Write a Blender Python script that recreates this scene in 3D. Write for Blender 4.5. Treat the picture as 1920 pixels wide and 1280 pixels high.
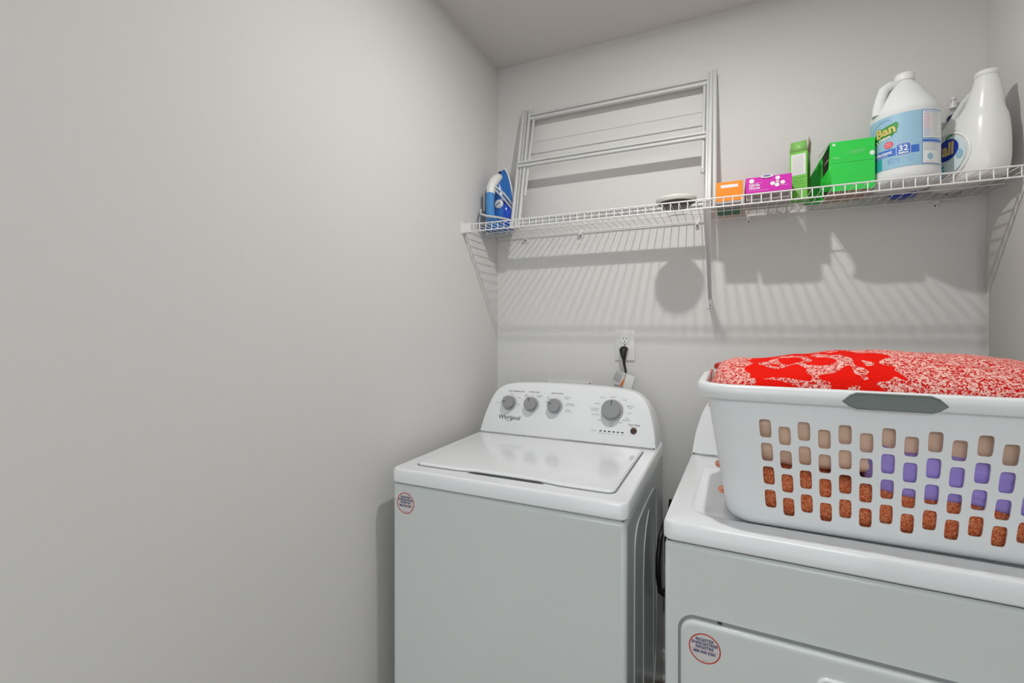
import bpy, bmesh, math, random
from mathutils import Vector, Matrix, noise
random.seed(7)
S = bpy.context.scene
for o in list(bpy.data.objects): bpy.data.objects.remove(o, do_unlink=True)
COL = S.collection
PI = math.pi
D2R = math.radians

# ---------------------------------------------------------------- camera, world, light, exposure
BACK = 1.943; LEFT = -0.9756; RIGHT = 0.7248; CEIL = 2.527; FLOOR = -0.06; FRONT = -1.05
cd = bpy.data.cameras.new('camera'); cam = bpy.data.objects.new('camera', cd); COL.objects.link(cam)
cd.sensor_width = 36; cd.lens = 878.0/1920*36
cd.shift_y = -25.5/1920
cam.location = (0, 0, 1.331); cam.rotation_euler = (PI/2, 0, D2R(24.9))
cd.clip_start = .02
S.camera = cam
w = bpy.data.worlds.new('hall_daylight'); S.world = w; w.use_nodes = True
bg = w.node_tree.nodes['Background']; bg.inputs[0].default_value = (.93, 1.0, 1.0, 1); bg.inputs[1].default_value = 1.6
S.view_settings.view_transform = 'Standard'; S.view_settings.look = 'None'
S.view_settings.gamma = 1; S.view_settings.use_curve_mapping = False
S.view_settings.exposure = 0.0
BULB_POWER = 2050.0
ld = bpy.data.lights.new('doorway_fill_light', 'AREA'); ld.shape = 'RECTANGLE'; ld.size = 1.5; ld.size_y = .9  # unseen fill lamp added beyond the doorway to brighten the room
ld.energy = 26; ld.color = (.95, 1, 1)
lo = bpy.data.objects.new('doorway_fill_light', ld); COL.objects.link(lo)
lo.location = (.1, -1.9, 2.35); lo.rotation_euler = (D2R(52), 0, 0)

# ---------------------------------------------------------------- materials
def nt(m): m.use_nodes = True; return m.node_tree, m.node_tree.nodes['Principled BSDF']
def mat(name, col, rough=.5, metal=0, spec=.5, trans=0, ior=1.45, bump=0, bscale=200, coat=0, sub=0, alpha=1, emit=None, var=0, vscale=5):
    m = bpy.data.materials.new(name); t, b = nt(m)
    b.inputs['Base Color'].default_value = (*col, 1); b.inputs['Roughness'].default_value = rough
    b.inputs['Metallic'].default_value = metal; b.inputs['Specular IOR Level'].default_value = spec
    b.inputs['Transmission Weight'].default_value = trans; b.inputs['IOR'].default_value = ior
    b.inputs['Coat Weight'].default_value = coat; b.inputs['Alpha'].default_value = alpha
    if sub: b.inputs['Subsurface Weight'].default_value = sub; b.inputs['Subsurface Scale'].default_value = .02
    if emit: b.inputs['Emission Color'].default_value = (*emit[0], 1); b.inputs['Emission Strength'].default_value = emit[1]
    tc = t.nodes.new('ShaderNodeTexCoord')
    if var:
        n = t.nodes.new('ShaderNodeTexNoise'); n.inputs['Scale'].default_value = vscale; n.inputs['Detail'].default_value = 3
        t.links.new(tc.outputs['Object'], n.inputs['Vector'])
        r = t.nodes.new('ShaderNodeValToRGB'); r.color_ramp.elements[0].position = .3; r.color_ramp.elements[1].position = .7
        r.color_ramp.elements[0].color = (*[c*(1-var) for c in col], 1); r.color_ramp.elements[1].color = (*[min(1, c*(1+var)) for c in col], 1)
        t.links.new(n.outputs['Fac'], r.inputs['Fac']); t.links.new(r.outputs['Color'], b.inputs['Base Color'])
    if bump:
        n = t.nodes.new('ShaderNodeTexNoise'); n.inputs['Scale'].default_value = bscale; n.inputs['Detail'].default_value = 2
        t.links.new(tc.outputs['Object'], n.inputs['Vector'])
        bp = t.nodes.new('ShaderNodeBump'); bp.inputs['Strength'].default_value = bump; bp.inputs['Distance'].default_value = .002
        t.links.new(n.outputs['Fac'], bp.inputs['Height']); t.links.new(bp.outputs['Normal'], b.inputs['Normal'])
    return m
M_WALL = mat('wall_paint', (.69, .682, .668), .75, spec=.25, bump=.08, bscale=260, var=.012, vscale=1.2)
M_CEIL = mat('ceiling_paint', (.68, .665, .645), .9, spec=.15, bump=.15, bscale=120)
M_TRIM = mat('trim_paint', (.78, .78, .77), .35)
M_FLOOR = mat('floor_wood', (.16, .10, .075), .45, var=.3, vscale=9)
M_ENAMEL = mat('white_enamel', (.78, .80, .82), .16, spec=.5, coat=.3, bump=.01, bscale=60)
M_ENAMEL_SHADED = mat('white_enamel_shaded', (.64, .675, .675), .21, spec=.45, bump=.02, bscale=500)  # same enamel as the tops, darkened to paint the weaker light on fronts
M_PLAST = mat('white_plastic', (.78, .795, .81), .32)
M_BASK = mat('basket_plastic', (.81, .83, .85), .35, sub=.0)
M_WIRE = mat('white_vinyl_wire', (.78, .775, .77), .35)
M_RACK = mat('rack_plastic', (.60, .605, .595), .4)
M_GAP = mat('gap_dark', (.035, .037, .04), .7)
M_GROOVE_SHADE = mat('groove_shade_grey', (.25, .26, .27), .6)  # grey that paints the shade in the lid and door grooves
M_KNOB = mat('knob_grey', (.28, .285, .29), .38)
M_KNOBR = mat('knob_ring_dark', (.05, .05, .055), .25)
M_BEZEL = mat('knob_bezel', (.42, .43, .44), .3)
M_INK = mat('ink_grey', (.16, .165, .175), .6)
M_LOGO = mat('logo_dark', (.035, .035, .045), .4)
M_BLACK = mat('black_rubber', (.012, .011, .011), .35)
M_RED = mat('red_print', (.55, .045, .03), .5)
M_NAVY = mat('navy_print', (.035, .045, .14), .5)
M_STICK = mat('sticker_paper', (.62, .60, .61), .5)
M_BTN = mat('button_brown', (.07, .04, .035), .25)
M_HANDLE = mat('handle_grey', (.17, .20, .19), .45, bump=.1, bscale=90)
M_METAL = mat('brushed_steel', (.5, .5, .5), .3, metal=1)
M_SCREW = mat('screw_dark', (.12, .12, .13), .4, metal=.6)
M_IBLUE = mat('iron_blue', (.025, .15, .48), .22)
M_IBLUE2 = mat('iron_light_blue', (.07, .27, .62), .3)
M_TANK = mat('iron_tank_blue', (.01, .07, .50), .08, coat=.5)
M_WHITE = mat('plain_white', (.78, .78, .77), .35)
M_CORD = mat('white_cord', (.60, .60, .58), .6)
M_DISHW = mat('tray_ivory', (.66, .65, .60), .4)
M_DISHD = mat('tray_dark', (.07, .055, .05), .4)
M_ORANGE = mat('orange_card', (.90, .27, .012), .5)
M_MAG = mat('magenta_card', (.62, .02, .42), .4)
M_MAGD = mat('magenta_dark', (.22, .005, .07), .5)
M_GREYC = mat('grey_card', (.42, .40, .38), .6)
M_DGREEN = mat('dark_green_card', (.02, .16, .07), .5)
M_LGREEN = mat('light_green_card', (.16, .52, .06), .45)
M_LGREEN2 = mat('light_green_dull_card', (.22, .50, .12), .45)  # slightly greyer light green for the tall box's flap and print
M_BGREEN = mat('bright_green_card', (.03, .60, .075), .42)
M_BGREEN_SHADED = mat('bright_green_shaded_card', (.02, .52, .04), .45)  # same green card, darkened to paint the shadowed panels
M_CARDIN = mat('card_inside', (.40, .30, .22), .8)
M_INNER_SHADE = mat('box_inner_shade', (.02, .004, .008), .8)  # near black that paints the shade inside the open green box
M_PRINT = mat('white_print', (.80, .82, .80), .5)
M_PRINTG = mat('pale_green_print', (.22, .62, .26), .5)
M_HDPE = mat('frosted_jug', (.84, .86, .86), .38, trans=.15, ior=1.06)
M_DET = mat('detergent_white', (.78, .79, .77), .25, sub=.05)
M_LABEL = mat('label_sky_blue', (.31, .52, .66), .35)
M_LABEL2 = mat('label_blue', (.05, .16, .58), .35)
M_LABELG = mat('label_teal', (.03, .38, .36), .35)
M_GRN = mat('label_green', (.04, .30, .05), .4)
M_YEL = mat('label_yellow', (.66, .52, .16), .4)
M_PINK = mat('label_pink', (.80, .10, .16), .4)
M_ALLB = mat('label_royal_blue', (.008, .03, .33), .35)
M_BLUEB = mat('blue_bottle', (.015, .06, .42), .2)
M_CLEAR = mat('clear_plastic', (.92, .95, .95), .08, trans=.95, ior=1.15)
M_BAG = mat('clear_film', (.85, .83, .80), .15, alpha=.6, spec=.8, bump=.4, bscale=60)
M_PLATE = mat('outlet_plate', (.72, .71, .70), .35)
M_TAGO = mat('tag_orange', (.75, .17, .02), .5)
M_BOARD = mat('ironing_cover', (.50, .49, .47), .95, spec=.05, bump=.3, bscale=700)
M_BULB = mat('bulb_glow', (1, 1, 1), .3, emit=((1, .985, .965), BULB_POWER))
M_FIX = mat('fixture_white', (.8, .8, .78), .4)
M_PURPLE = mat('purple_cotton', (.42, .32, .78), .85, spec=.1, bump=.3, bscale=300, var=.08, vscale=20)
M_BEIGE = mat('beige_satin', (.80, .55, .42), .36, spec=.5, var=.12, vscale=8)
M_PEACH = mat('peach_cloth', (.85, .36, .22), .7)

def terry(name, ca, cb, scale, bal=.5, mask=None, bump=.9):
    m = bpy.data.materials.new(name); t, b = nt(m); b.inputs['Roughness'].default_value = .95; b.inputs['Specular IOR Level'].default_value = .1
    tc = t.nodes.new('ShaderNodeTexCoord')
    n = t.nodes.new('ShaderNodeTexNoise'); n.inputs['Scale'].default_value = scale; n.inputs['Detail'].default_value = 1.5; n.inputs['Distortion'].default_value = 1.2
    t.links.new(tc.outputs['Object'], n.inputs['Vector'])
    r = t.nodes.new('ShaderNodeValToRGB'); r.color_ramp.elements[0].position = bal-.06; r.color_ramp.elements[1].position = bal+.06
    r.color_ramp.elements[0].color = (*ca, 1); r.color_ramp.elements[1].color = (*cb, 1)
    t.links.new(n.outputs['Fac'], r.inputs['Fac']); out = r.outputs['Color']
    if mask:
        mp = t.nodes.new('ShaderNodeMapping'); mp.inputs['Location'].default_value = mask['off']; mp.inputs['Scale'].default_value = mask['sc']
        t.links.new(tc.outputs['Object'], mp.inputs['Vector'])
        n2 = t.nodes.new('ShaderNodeTexNoise'); n2.inputs['Scale'].default_value = mask['scale']; n2.inputs['Detail'].default_value = 1.0; n2.inputs['Distortion'].default_value = 1.6
        t.links.new(mp.outputs['Vector'], n2.inputs['Vector'])
        sx = t.nodes.new('ShaderNodeSeparateXYZ'); t.links.new(tc.outputs['Object'], sx.inputs[0])
        ramp = t.nodes.new('ShaderNodeValToRGB'); cr = ramp.color_ramp
        mr = t.nodes.new('ShaderNodeMapRange'); mr.inputs['From Min'].default_value = mask['x0']; mr.inputs['From Max'].default_value = mask['x1']
        t.links.new(sx.outputs['X'], mr.inputs['Value']); t.links.new(mr.outputs[0], ramp.inputs['Fac'])
        cr.elements[0].position = 0; cr.elements[0].color = (0, 0, 0, 1); cr.elements[1].position = 1; cr.elements[1].color = (0, 0, 0, 1)
        for p, v in ((.12, 0), (.16, 1), (.46, 1), (.52, .12), (.9, .1)):
            e = cr.elements.new(p); e.color = (v, v, v, 1)
        add = t.nodes.new('ShaderNodeMath'); add.operation = 'MULTIPLY_ADD'; add.inputs[1].default_value = .42; 
        t.links.new(ramp.outputs['Color'], add.inputs[0]); t.links.new(n2.outputs['Fac'], add.inputs[2])
        gt = t.nodes.new('ShaderNodeMath'); gt.operation = 'GREATER_THAN'; gt.inputs[1].default_value = mask['thr']
        t.links.new(add.outputs[0], gt.inputs[0])
        mx = t.nodes.new('ShaderNodeMix'); mx.data_type = 'RGBA'
        t.links.new(gt.outputs[0], mx.inputs[0]); t.links.new(out, mx.inputs[6]); mx.inputs[7].default_value = (*mask['col'], 1)
        out = mx.outputs[2]
    t.links.new(out, b.inputs['Base Color'])
    bp = t.nodes.new('ShaderNodeBump'); bp.inputs['Strength'].default_value = bump; bp.inputs['Distance'].default_value = .003
    t.links.new(n.outputs['Fac'], bp.inputs['Height']); t.links.new(bp.outputs['Normal'], b.inputs['Normal'])
    return m
M_TOWEL = terry('red_fleck_terry', (.60, .012, .010), (.88, .52, .46), 200, .50,
                mask=dict(off=(0, 0, 0), sc=(1, 1.2, 2.5), scale=7.5, x0=-.335, x1=.385, thr=.83, col=(.80, .010, .004)))
M_RUST = terry('rust_terry', (.60, .12, .045), (.86, .32, .16), 260, .5)

# ---------------------------------------------------------------- mesh builder
class MB:
    def __init__(s): s.v = []; s.f = []; s.m = []; s.mats = []
    def mi(s, m):
        if m not in s.mats: s.mats.append(m)
        return s.mats.index(m)
    def add(s, verts, faces, m):
        b = len(s.v); k = s.mi(m); s.v += [Vector(p) for p in verts]
        for f in faces: s.f.append(tuple(i+b for i in f)); s.m.append(k)
        return s
    def box(s, a, b, m):
        (x0, y0, z0), (x1, y1, z1) = a, b
        return s.add([(x0, y0, z0), (x1, y0, z0), (x1, y1, z0), (x0, y1, z0), (x0, y0, z1), (x1, y0, z1), (x1, y1, z1), (x0, y1, z1)],
                     [(3, 2, 1, 0), (4, 5, 6, 7), (0, 1, 5, 4), (1, 2, 6, 5), (2, 3, 7, 6), (3, 0, 4, 7)], m)
    def loft(s, loops, m, cap=True, close=True, mfn=None):
        n = len(loops[0]); b = len(s.v); 
        for L in loops: s.v += [Vector(p) for p in L]
        for i in range(len(loops)-1):
            k = s.mi(mfn(i) if mfn else m)
            for j in range(n if close else n-1):
                j2 = (j+1) % n
                s.f.append((b+i*n+j, b+i*n+j2, b+(i+1)*n+j2, b+(i+1)*n+j)); s.m.append(k)
        if cap:
            s.f.append(tuple(b+j for j in reversed(range(n)))); s.m.append(s.mi(m))
            s.f.append(tuple(b+(len(loops)-1)*n+j for j in range(n))); s.m.append(s.mi(m))
        return s
    def tube(s, pts, r, m, n=8, cap=True, flat=None, up=(0, 0, 1)):
        pts = [Vector(p) for p in pts]; loops = []; prev = None
        for i, p in enumerate(pts):
            if i == 0: t = pts[1]-p
            elif i == len(pts)-1: t = p-pts[i-1]
            else: t = (pts[i+1]-p).normalized()+(p-pts[i-1]).normalized()
            t.normalize()
            if prev is None:
                a = Vector(up).cross(t)
                if a.length < .05: a = Vector((0, 1, 0)).cross(t)
                a.normalize()
            else:
                a = prev-t*prev.dot(t); a.normalize()
            prev = a; c = t.cross(a); rr = r[i] if isinstance(r, (list, tuple)) else r
            ra, rc = (rr, rr) if flat is None else (rr, rr*flat)
            loops.append([p+a*ra*math.cos(2*PI*k/n)+c*rc*math.sin(2*PI*k/n) for k in range(n)])
        return s.loft(loops, m, cap)
    def lathe(s, prof, c, m, n=32, axis=None, mfn=None, cap=True):
        c = Vector(c); R = Matrix.Identity(3)
        if axis is not None: R = Vector((0, 0, 1)).rotation_difference(Vector(axis).normalized()).to_matrix()
        loops = [[c+R@Vector((r*math.cos(2*PI*k/n), r*math.sin(2*PI*k/n), z)) for k in range(n)] for r, z in prof]
        return s.loft(loops, m, cap, mfn=mfn)
    def xf(s, fn): s.v = [Vector(fn(p)) for p in s.v]; return s
    def build(s, name, parent=None, bevel=0, seg=2, smooth=35, sub=0, solid=0, share=None, weld=0):
        off = parent_world(parent) if parent else Vector((0, 0, 0))
        me = bpy.data.meshes.new(name); me.from_pydata([tuple(p-off) for p in s.v], [], s.f)
        for m in s.mats: me.materials.append(m)
        me.polygons.foreach_set('material_index', s.m)
        me.validate(); me.update()
        if weld:
            bm = bmesh.new(); bm.from_mesh(me); bmesh.ops.remove_doubles(bm, verts=bm.verts, dist=weld); bm.to_mesh(me); bm.free()
        me.shade_smooth()
        if smooth < 180: me.set_sharp_from_angle(angle=D2R(smooth))
        o = bpy.data.objects.new(name, me); COL.objects.link(o)
        if parent: o.parent = parent
        if name in ('lettering', 'print') : o['kind'] = 'stuff'
        if solid:
            q = o.modifiers.new('s', 'SOLIDIFY'); q.thickness = solid; q.offset = -1
        if bevel:
            q = o.modifiers.new('b', 'BEVEL'); q.width = bevel; q.segments = seg; q.limit_method = 'ANGLE'; q.angle_limit = D2R(40); q.harden_normals = False
        if sub:
            q = o.modifiers.new('u', 'SUBSURF'); q.levels = sub; q.render_levels = sub
        return o
WL = {}
def parent_world(p):
    v = Vector((0, 0, 0))
    while p: v += p.location; p = p.parent
    return v
def thing(name, label, cat, loc, group=None):
    o = bpy.data.objects.new(name, None); COL.objects.link(o); o.location = loc; o.empty_display_size = .05
    o['label'] = label; o['category'] = cat
    if group: o['group'] = group
    return o
def tag(o, label, cat, group=None):
    o['label'] = label; o['category'] = cat
    if group: o['group'] = group
    return o
def struct(o): o['kind'] = 'structure'; return o

def rrect(x0, x1, y0, y1, r, n=6):
    pts = []
    for cx, cy, a0 in ((x1-r, y1-r, 0), (x0+r, y1-r, 90), (x0+r, y0+r, 180), (x1-r, y0+r, 270)):
        for k in range(n+1):
            a = D2R(a0+90*k/n); pts.append((cx+r*math.cos(a), cy+r*math.sin(a)))
    return pts
def inset(poly, d):
    out = []; n = len(poly)
    for i in range(n):
        p0 = Vector(poly[i-1]); p1 = Vector(poly[i]); p2 = Vector(poly[(i+1) % n])
        e1 = (p1-p0); e2 = (p2-p1)
        if e1.length < 1e-7 or e2.length < 1e-7: e1 = e2 = (p2-p0)
        t = (e1.normalized()+e2.normalized()).normalized()
        out.append((p1.x-t.y*d, p1.y+t.x*d))      # ccw polygons: moves inward
    return out
def slab(m, poly, lay, fn):
    """stack of outlines: lay = [(inset, height)], fn maps (a, b, h) to a point"""
    loops = []
    for d, h in lay:
        q = inset(poly, d) if d else poly
        loops.append([fn(a, b, h) for a, b in q])
    return loops

_fc = {}
def text_geo(body, size, bold=0):
    key = (body, size, bold)
    if key in _fc: return _fc[key]
    cu = bpy.data.curves.new('t', 'FONT'); cu.body = body; cu.size = size; cu.align_x = 'CENTER'; cu.align_y = 'CENTER'; cu.offset = bold; cu.resolution_u = 2
    o = bpy.data.objects.new('t', cu); COL.objects.link(o)
    bpy.context.view_layer.update()
    me = o.evaluated_get(bpy.context.evaluated_depsgraph_get()).to_mesh()
    r = ([v.co.copy() for v in me.vertices], [tuple(p.vertices) for p in me.polygons])
    bpy.data.objects.remove(o, do_unlink=True); bpy.data.curves.remove(cu)
    _fc[key] = r; return r
def put_text(mb, body, size, fn, x, y, m, bold=0, sx=1, rot=0):
    v, f = text_geo(body, size, bold); c, s = math.cos(rot), math.sin(rot)
    mb.add([fn(x+(p.x*sx)*c-p.y*s, y+(p.x*sx)*s+p.y*c) for p in v], f, m)
def put_rect(mb, x0, x1, y0, y1, fn, m, n=1):
    pts = []; fs = []
    for i in range(n+1):
        x = x0+(x1-x0)*i/n; pts += [fn(x, y0), fn(x, y1)]
    for i in range(n): fs.append((2*i, 2*i+2, 2*i+3, 2*i+1))
    mb.add(pts, fs, m)
def put_poly(mb, poly, fn, m): mb.add([fn(a, b) for a, b in poly], [tuple(range(len(poly)))], m)
def put_poly_c(mb, poly, fn, m, st=.005):
    """the same on a curved face: cut into narrow upright strips (convex outlines)"""
    def clip(P, x, keep_right):
        out = []
        for i in range(len(P)):
            a, b = P[i-1], P[i]; ia = (a[0] >= x) == keep_right; ib = (b[0] >= x) == keep_right
            if ia != ib: t = (x-a[0])/(b[0]-a[0]); out.append((x, a[1]+(b[1]-a[1])*t))
            if ib: out.append(b)
        return out
    x = min(p[0] for p in poly); x1 = max(p[0] for p in poly)
    while x < x1:
        q = clip(poly, x, True); q = clip(q, x+st, False) if q else q
        if len(q) > 2: put_poly(mb, q, fn, m)
        x += st

# ---------------------------------------------------------------- room
T = .1
struct(MB().box((LEFT-T, FRONT, FLOOR-T), (LEFT, BACK+T, CEIL+T), M_WALL).build('wall_left'))
struct(MB().box((LEFT, BACK, FLOOR-T), (RIGHT, BACK+T, CEIL+T), M_WALL).build('wall_back'))
struct(MB().box((RIGHT, FRONT, FLOOR-T), (RIGHT+T, BACK+T, CEIL+T), M_WALL).build('wall_right'))
struct(MB().box((LEFT, FRONT-T, CEIL), (RIGHT, BACK, CEIL+T), M_CEIL).build('ceiling'))
struct(MB().box((LEFT-1, FRONT-1.6, FLOOR-T), (RIGHT+1, BACK, FLOOR), M_FLOOR).build('floor'))
b = MB(); b.box((LEFT-T, FRONT-T, FLOOR), (-.80, FRONT, CEIL), M_WALL); b.box((.55, FRONT-T, FLOOR), (RIGHT+T, FRONT, CEIL), M_WALL)
b.box((-.80, FRONT-T, 2.12), (.55, FRONT, CEIL), M_WALL); struct(b.build('wall_front'))
def baseboard(name, a, b_, inward):
    a = Vector(a); b_ = Vector(b_); n = Vector(inward); prof = [(0, 0), (.014, 0), (.014, .085), (.010, .095), (.010, .105), (.004, .115), (0, .115)]
    m = MB(); m.loft([[p+n*d+Vector((0, 0, h)) for d, h in prof] for p in (a, b_)], M_TRIM)
    shoe = [(.014, 0), (.026, 0), (.026, .010), (.020, .018), (.014, .020)]
    m.loft([[p+n*d+Vector((0, 0, h)) for d, h in shoe] for p in (a, b_)], M_TRIM)
    return struct(m.build(name, smooth=20))
baseboard('baseboard_back', (LEFT, BACK, FLOOR), (RIGHT, BACK, FLOOR), (0, -1, 0))
baseboard('baseboard_left', (LEFT, FRONT, FLOOR), (LEFT, BACK, FLOOR), (1, 0, 0))
baseboard('baseboard_right', (RIGHT, FRONT, FLOOR), (RIGHT, BACK, FLOOR), (-1, 0, 0))

# ceiling light above the machines (out of frame)
LX, LY = -.13, 1.07
t = thing('ceiling_light', 'round flush ceiling light with a glowing lens above the machines', 'lamp', (LX, LY, CEIL))
MB().lathe([(.0, CEIL-.030), (.052, CEIL-.031), (.060, CEIL-.034), (.085, CEIL-.028), (.092, CEIL-.012), (.092, CEIL)], (LX, LY, 0), M_FIX).build('base', t)
MB().lathe([(.024, CEIL-.033), (.0236, CEIL-.0342), (.019, CEIL-.0350), (.011, CEIL-.0354), (.001, CEIL-.0355)], (LX, LY, 0), M_BULB, n=24).build('lens', t)

# ---------------------------------------------------------------- appliances (shared shapes, local: x from left, y from front, z up from lid level)
def console_outline(W, flip=False):
    pts = [(.0012, .004), (0, .0012), (.0012, 0), (.005, 0), (W-.005, 0), (W-.0012, 0), (W, .0012), (W-.0012, .004), (W-.008, .055), (W-.020, .100), (W-.033, .138), (W-.052, .163), (W-.082, .182), (W-.13, .191),
           (W*.5+.12, .196), (W*.5, .198), (W*.5-.12, .198), (.13, .193), (.082, .186), (.052, .168), (.033, .141), (.020, .103), (.008, .057)]
    return pts
def smoothpoly(p, it=2):
    for _ in range(it):
        q = []
        for i in range(len(p)):
            a = p[i]; b_ = p[(i+1) % len(p)]
            L = math.hypot(a[0]-b_[0], a[1]-b_[1])
            if L < .03 or True:
                q += [(a[0]*.75+b_[0]*.25, a[1]*.75+b_[1]*.25), (a[0]*.25+b_[0]*.75, a[1]*.25+b_[1]*.75)]
        p = q
    return p
TOP = .915
def sticker(parent, name, fn, r):
    m = MB(); n = 40
    m.add([fn(r*math.cos(2*PI*k/n), r*math.sin(2*PI*k/n), .0003) for k in range(n)], [tuple(range(n))], M_STICK)
    b0 = [fn(r*math.cos(2*PI*k/n), r*math.sin(2*PI*k/n), .0005) for k in range(n)]
    b1 = [fn(.92*r*math.cos(2*PI*k/n), .92*r*math.sin(2*PI*k/n), .0005) for k in range(n)]
    m.add(b0+b1, [(k, (k+1) % n, n+(k+1) % n, n+k) for k in range(n)], M_RED)
    o = m.build(name, parent); o['label'] = 'round white sticker with red ring'
    l = MB(); f2 = lambda a, b_: fn(a, b_, .0007)
    s = r/.03
    put_text(l, 'REGISTER', .0080*s, f2, 0, .0165*s, M_NAVY, .00025*s)
    put_text(l, 'ENREGISTRER', .0080*s, f2, 0, .0090*s, M_NAVY, .00025*s)
    put_text(l, 'REGISTRE', .0080*s, f2, 0, .0015*s, M_NAVY, .00025*s)
    put_rect(l, -.025*s, .025*s, -.0038*s, -.0033*s, f2, M_RED)
    put_text(l, '888-900-3381', .0075*s, f2, 0, -.0080*s, M_NAVY, .00025*s)
    put_rect(l, -.006*s, .006*s, -.0245*s, -.0238*s, f2, M_RED)
    l.build('lettering', o)

def knob(parent, c, r, ang, nrm, ex, ez, fnmat=None):
    c = Vector(c)
    m = MB(); m.lathe([(r*1.18, 0), (r*1.16, .003), (r*1.05, .004)], c, M_BEZEL, n=36, axis=nrm, cap=True)
    k = m.build('knob_bezel', parent)
    m = MB(); h = .024 if r < .03 else .027
    m.lathe([(r*.88, .003), (r*.93, h*.3), (r*1.0, h*.62)], c, M_KNOBR, n=36, axis=nrm)
    m.lathe([(r*1.0, h*.62), (r*1.02, h*.75), (r*.99, h*.93), (r*.93, h)], c, M_KNOB, n=36, axis=nrm)
    d = ex*math.cos(ang)+ez*math.sin(ang); q = nrm.cross(d).normalized()
    a, b_ = c+nrm*(h+.0006)+d*r*.35, c+nrm*(h+.0006)+d*r*.93
    m.add([a-q*.0013, b_-q*.0013, b_+q*.0013, a+q*.0013], [(0, 1, 2, 3)], M_LOGO)
    m.build('knob', parent)

K = .40
NZ = Vector((0, -1, K)).normalized(); EZ = Vector((0, K, 1)).normalized(); EX = Vector((1, 0, 0))
# ---- washer
WX, WY, WW = -.9164, 1.113, .699
wash = thing('washing_machine', 'white top-loading washing machine with knob console beside the left wall', 'washing machine', (WX+WW/2, 1.45, FLOOR))
m = MB(); m.box((WX+.004, WY+.006, FLOOR+.03), (WX+WW-.004, 1.80, TOP-.046), M_ENAMEL_SHADED); m.build('cabinet', wash, bevel=.012, seg=3)
m = MB(); m.box((WX+.012, WY+.014, TOP-.05), (WX+WW-.012, 1.80, TOP-.038), M_GAP); m.build('seam', wash)
for fx in (WX+.05, WX+WW-.05):
    for fy in (WY+.06, 1.74):
        MB().lathe([(.018, FLOOR), (.02, FLOOR+.01), (.012, FLOOR+.03)], (fx, fy, 0), M_BLACK, n=16).build('foot', wash)
m = MB(); pl = rrect(WX, WX+WW, WY, 1.795, .022)
m.loft([[(a, b_, TOP+h) for a, b_ in inset(pl, d)] for d, h in ((.004, -.042), (0, -.038), (0, -.009), (.003, -.003), (.008, 0))], M_ENAMEL)
m.build('top_panel', wash, smooth=30)
# lid: raised plate with a notch for the fingers
LY0 = WY+.055; LY1 = 1.612; LX0, LX1 = WX+.052, WX+WW-.045
lid = []
def lidpoly():
    p = [(LX0+.02, LY0), (LX0+.14, LY0), (LX0+.175, LY0+.006), (LX0+.205, LY0+.010), (LX0+.30, LY0+.011), (LX0+.395, LY0+.010), (LX0+.425, LY0+.006), (LX0+.46, LY0), (LX1-.02, LY0)]
    for k in range(1, 6): a = D2R(-90+90*k/5); p.append((LX1-.02+.02*math.cos(a), LY0+.02+.02*math.sin(a)))
    for k in range(0, 6): a = D2R(90*k/5); p.append((LX1-.012+.012*math.cos(a)-.0, LY1-.012+.012*math.sin(a)))
    for k in range(0, 6): a = D2R(90+90*k/5); p.append((LX0-.005+.012+.012*math.cos(a), LY1-.012+.012*math.sin(a)))
    for k in range(0, 5): a = D2R(180+90*k/5); p.append((LX0+.02+.02*math.cos(a), LY0+.02+.02*math.sin(a)))
    return p
lp = lidpoly()
m = MB(); m.loft([[(a, b_, TOP+h) for a, b_ in inset(lp, d)] for d, h in ((-.0035, .0002), (-.0035, .0008))], M_GROOVE_SHADE); m.build('lid_groove_shade', wash)  # thin grey outline painting the shaded groove around the lid
m = MB(); m.loft([[(a, b_, TOP+h) for a, b_ in inset(lp, d)] for d, h in ((.001, .0005), (0, .003), (.002, .0062), (.005, .0078), (.009, .0082))], M_ENAMEL); lidob = m.build('lid', wash, smooth=40)
m = MB(); put_poly(m, [(LX0+.18, LY0-.004), (LX0+.42, LY0-.004), (LX0+.40, LY0+.008), (LX0+.2, LY0+.008)], lambda a, b_: (a, b_, TOP+.0012), M_GAP); m.build('finger_recess_shade', lidob)  # flat dark strip painting the shade of the finger pocket
# console
CY0 = 1.648
def console(parent, x0, W, enamel, y_back=1.80, rot=None):
    m = MB(); ol = console_outline(W)
    ol = smoothpoly([(a, b_) for a, b_ in ol], 2)
    mn = min(b_ for _, b_ in ol)
    def P(a, b_, d): return (x0+a, CY0+b_*K+d, TOP+b_)
    loops = [[P(a, b_, 0) for a, b_ in inset(ol, .006)], [P(a, b_, .0015) for a, b_ in inset(ol, .002)], [P(a, b_, .006) for a, b_ in ol],
             [(x0+(a-W/2)*1.0+W/2, min(y_back-.02, CY0+b_*K+.05), TOP+b_) for a, b_ in ol], [(x0+a, y_back, TOP+b_*.93) for a, b_ in ol]]
    m.loft(loops, enamel)
    if rot: m.xf(rot)
    return m.build('console', parent, smooth=32)
con = console(wash, WX+.006, WW-.014, M_PLAST)
def CF(x, z, off=.0006):            # point on the console's slanted face, x and z in world
    return Vector((x, CY0+(z-TOP)*K, z))+NZ*off
knob(con, CF(-.796, 1.0305), .0255, D2R(178), NZ, EX, EZ)
knob(con, CF(-.7015, 1.0305), .0255, D2R(112), NZ, EX, EZ)
knob(con, CF(-.6045, 1.0305), .0255, D2R(160), NZ, EX, EZ)
knob(con, CF(-.3855, 1.031), .0345, D2R(88), NZ, EX, EZ)
MB().lathe([(.0115, 0), (.0105, .003), (.0095, .0035), (.006, .003)], CF(-.3047, .969, 0), M_BTN, n=24, axis=NZ).build('start_button', con)
for i in range(6):
    x = -.4214+.0784*i/5; m = MB(); put_rect(m, x-.0042, x+.0042, .9585, .9622, CF, M_LOGO); m.build('status_light', con)
m = MB()
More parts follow.
